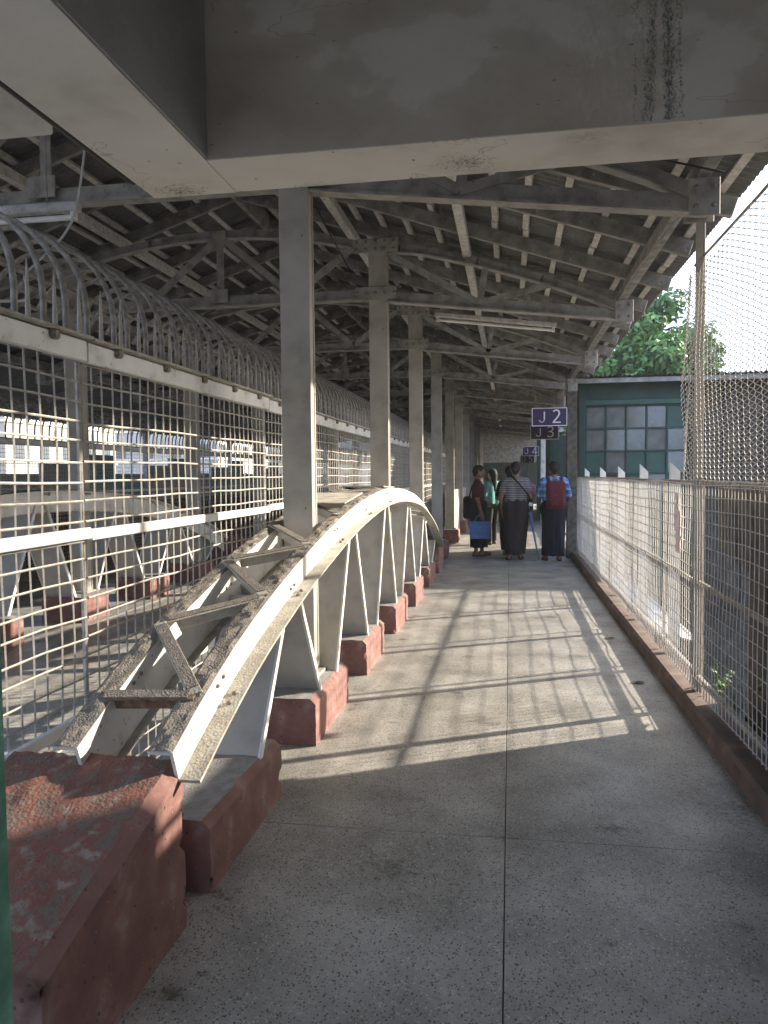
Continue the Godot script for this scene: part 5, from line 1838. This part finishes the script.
func people() -> void:
	head_mb = make_head()
	hand_mb = make_hand()
	var skin := plain(lin(0.19, 0.098, 0.062), 0.55)
	var hair := plain(lin(0.008, 0.007, 0.007), 0.8)
	var cloth := func(c: Color, sd: int) -> StandardMaterial3D:
		return surf(noise_image(128, sd, 0.03, 4, [[0.0, Color(c.r * 0.65, c.g * 0.65, c.b * 0.65)], [1.0, Color(c.r * 1.25, c.g * 1.25, c.b * 1.25)]], 0.12), 0.35, 0.9)
	var maroon: StandardMaterial3D = cloth.call(Color(0.07, 0.013, 0.017), 81)
	var dark: StandardMaterial3D = cloth.call(Color(0.013, 0.012, 0.014), 82)
	var brown: StandardMaterial3D = cloth.call(Color(0.026, 0.016, 0.015), 83)
	var navy: StandardMaterial3D = cloth.call(Color(0.011, 0.012, 0.020), 84)
	var aqua: StandardMaterial3D = cloth.call(Color(0.10, 0.30, 0.28), 85)
	var blue: StandardMaterial3D = cloth.call(Color(0.09, 0.16, 0.34), 86)
	var pack: StandardMaterial3D = cloth.call(Color(0.11, 0.016, 0.025), 87)
	var black: StandardMaterial3D = cloth.call(Color(0.012, 0.012, 0.014), 88)
	var pink: StandardMaterial3D = cloth.call(Color(0.55, 0.22, 0.40), 89)
	var stripes := surf(stripe_image([Color(0.26, 0.25, 0.24), Color(0.045, 0.042, 0.045), Color(0.30, 0.29, 0.28), Color(0.05, 0.048, 0.05)], 8), 0.24, 0.9)
	var ck := Image.create(128, 128, false, Image.FORMAT_RGB8)
	for y in 128:
		for x in 128:
			var a := (x / 21) % 3
			var b := (y / 21) % 3
			var c := Color(0.05, 0.14, 0.36)
			if a == 0 and b == 0: c = Color(0.42, 0.55, 0.70)
			elif a == 0 or b == 0: c = Color(0.16, 0.32, 0.58)
			elif a == 1 and b == 1: c = Color(0.02, 0.04, 0.12)
			ck.set_pixel(x, y, c.linear_to_srgb())
	var check := surf(ck, 0.22, 0.9)
	var down := {"l_elbow": Vector3(-0.235, 1.03, 0.03), "l_wrist": Vector3(-0.25, 0.80, -0.03), "r_elbow": Vector3(0.235, 1.03, 0.03), "r_wrist": Vector3(0.25, 0.80, -0.03), "l_ankle": Vector3(-0.095, 0.082, 0.02), "r_ankle": Vector3(0.095, 0.082, -0.01)}
	# 1 man in maroon, facing right
	var p := down.duplicate()
	p.l_wrist = Vector3(-0.19, 0.90, -0.24); p.l_elbow = Vector3(-0.225, 1.04, -0.02)
	p.skirt = 0.16; p.l_ankle = Vector3(-0.10, 0.082, -0.07); p.r_ankle = Vector3(0.09, 0.082, 0.05); p.hem = 0.80; p.nod = -0.08; p.sleeve = 0.8
	person("person in maroon shirt and dark wrapped skirt, facing right, holding a blue tote bag", Vector3(-0.56, 0, -13.75), -PI / 2 + 0.1, 1.0, p, {"skin": skin, "shirt": maroon, "skirt": dark, "hair": hair})
	var tb := thing("tote_bag", "blue tote bag hanging from the hand of the person in maroon", "bag", Vector3(-0.52, 0.50, -13.46), 0.12)
	var tm := MB.new()
	tm.hexa([Vector3(-0.16, -0.17, -0.05), Vector3(0.16, -0.17, -0.05), Vector3(-0.19, 0.13, -0.025), Vector3(0.19, 0.13, -0.025), Vector3(-0.16, -0.17, 0.05), Vector3(0.16, -0.17, 0.05), Vector3(-0.19, 0.13, 0.025), Vector3(0.19, 0.13, 0.025)])
	obj("pouch", tm, blue, tb)
	for e in [-0.022, 0.022]:
		var h := MB.new()
		h.tube(PackedVector3Array([Vector3(-0.10, 0.12, e), Vector3(-0.05, 0.22, e * 0.6), Vector3(-0.01, 0.245, 0), Vector3(0.04, 0.22, e * 0.6), Vector3(0.09, 0.12, e)]), 0.008, 6)
		obj("strap", h, blue, tb)
	var sb := thing("shoulder_bag", "dark shoulder bag on the back of the person in maroon", "bag", Vector3(-0.755, 0.86, -13.76))
	place("pouch", soft_block(0.07, 0.20, 0.14, 0.05), black, sb)
	var sst := MB.new()
	sst.tube(PackedVector3Array([Vector3(0.04, 0.18, 0.08), Vector3(0.09, 0.38, 0.10), Vector3(0.19, 0.50, 0.10), Vector3(0.27, 0.40, 0.08)]), 0.012, 6)
	obj("strap", sst, black, sb)
	# 2 striped shirt, back to us
	p = down.duplicate()
	p.r_wrist = Vector3(0.20, 0.95, -0.20); p.hair = "bun"; p.nod = 0.05; p.skirt = 0.10; p.hem = 0.90; p.sleeve = 0.55; p.look = -0.25
	p.l_elbow = Vector3(-0.25, 1.02, 0.03); p.l_wrist = Vector3(-0.225, 0.79, -0.02); p.l_ankle = Vector3(-0.12, 0.082, 0.05); p.r_ankle = Vector3(0.07, 0.082, -0.06)
	person("person in grey striped top and long brown wrapped skirt, seen from behind", Vector3(0.10, 0, -13.15), 0.0, 1.03, p, {"skin": skin, "shirt": stripes, "skirt": brown, "hair": hair})
	var cb := thing("crossbody_bag", "small white and navy bag on a dark strap beside the striped top", "bag", Vector3(0.34, 0.92, -13.12))
	place("pouch", soft_block(0.045, 0.09, 0.05, 0.02), navy, cb)
	obj("white_tag", bx(Vector3(0.0, 0.02, 0.062), Vector3(0.06, 0.06, 0.006), 0.002), plain(lin(0.6, 0.6, 0.62), 0.7), cb)
	var cs := MB.new()
	cs.tube(PackedVector3Array([Vector3(0.0, 0.08, 0.045), Vector3(-0.06, 0.20, 0.105), Vector3(-0.18, 0.36, 0.125), Vector3(-0.28, 0.46, 0.085), Vector3(-0.32, 0.495, 0.0)]), 0.012, 6)
	obj("strap", cs, black, cb)
	# 3 person in black just beyond
	p = down.duplicate()
	p.l_wrist = Vector3(-0.12, 0.98, -0.22); p.hair = "short"; p.hem = 0.86; p.skirt = 0.10
	person("person in black half hidden behind the striped top", Vector3(0.0, 0, -13.95), -0.35, 0.99, p, {"skin": skin, "shirt": black, "skirt": dark, "hair": hair})
	# 4 woman in aqua further off
	p = down.duplicate()
	p.trousers = true; p.hair = "long"; p.hem = 0.82; p.l_wrist = Vector3(-0.15, 0.98, -0.20); p.r_ankle = Vector3(0.12, 0.082, -0.10); p.sleeve = 0.9
	person("person in aqua top and dark trousers standing furthest back in the queue", Vector3(-0.36, 0, -16.0), 0.7, 0.97, p, {"skin": skin, "shirt": aqua, "skirt": black, "hair": hair})
	# 5 man in blue check with a maroon backpack
	p = down.duplicate()
	p.l_wrist = Vector3(-0.21, 0.92, -0.20); p.r_wrist = Vector3(0.21, 0.92, -0.20); p.skirt = 0.09; p.hem = 0.82; p.nod = 0.12; p.sleeve = 0.85; p.look = 0.2; p.l_ankle = Vector3(-0.13, 0.082, 0.0); p.r_ankle = Vector3(0.08, 0.082, 0.06)
	person("person in blue checked shirt wearing a maroon backpack, beside the right fence", Vector3(0.72, 0, -13.10), 0.08, 1.03, p, {"skin": skin, "shirt": check, "skirt": navy, "hair": hair})
	var bp := thing("backpack", "maroon backpack on the back of the person in blue check", "backpack", Vector3(0.745, 1.10, -12.905), 0.08)
	place("main_compartment", soft_block(0.16, 0.235, 0.095, 0.085), pack, bp)
	var fp := place("front_pocket", soft_block(0.115, 0.105, 0.035, 0.03), pack, bp, Vector3(0, -0.085, 0.090))
	for e in [-1.0, 1.0]:
		var st := MB.new()
		st.tube(PackedVector3Array([Vector3(e * 0.09, 0.10, -0.05), Vector3(e * 0.10, 0.24, -0.06), Vector3(e * 0.115, 0.285, -0.17), Vector3(e * 0.125, 0.20, -0.29), Vector3(e * 0.14, 0.0, -0.30), Vector3(e * 0.16, -0.15, -0.08)]), 0.020, 6)
		obj("strap", st, pack, bp)
	var hp := MB.new()
	hp.tube(PackedVector3Array([Vector3(-0.035, 0.20, -0.02), Vector3(-0.02, 0.25, -0.02), Vector3(0.02, 0.25, -0.02), Vector3(0.035, 0.20, -0.02)]), 0.008, 6)
	obj("handle", hp, black, bp)
	# pink bundle and blue umbrella held between the two
	var pk := thing("pink_bundle", "pink cloth bundle held between the striped top and the blue check", "bundle", Vector3(0.36, 1.18, -13.32))
	place("cloth", soft_block(0.07, 0.10, 0.06, 0.055), pink, pk)
	var um := thing("folded_umbrella", "folded blue umbrella held point down between the two people", "umbrella")
	var a := Vector3(0.315, 0.86, -13.05)
	var b := Vector3(0.47, 0.02, -13.0)
	var uc := MB.new()
	uc.tube(PackedVector3Array([a.lerp(b, 0.06), a.lerp(b, 0.16), a.lerp(b, 0.3), a.lerp(b, 0.88)]), 0.036, 8, 0.012)
	obj("canopy", uc, blue, um)
	var us := MB.new()
	us.tube(PackedVector3Array([a, b]), 0.007, 6)
	obj("shaft", us, M.black, um)
	var uh := MB.new()
	uh.tube(PackedVector3Array([a.lerp(b, 0.02), a + Vector3(-0.01, 0.06, 0), a + Vector3(-0.03, 0.09, 0), a + Vector3(-0.06, 0.085, 0), a + Vector3(-0.07, 0.05, 0)]), 0.011, 8)
	obj("handle", uh, M.brown_board, um)
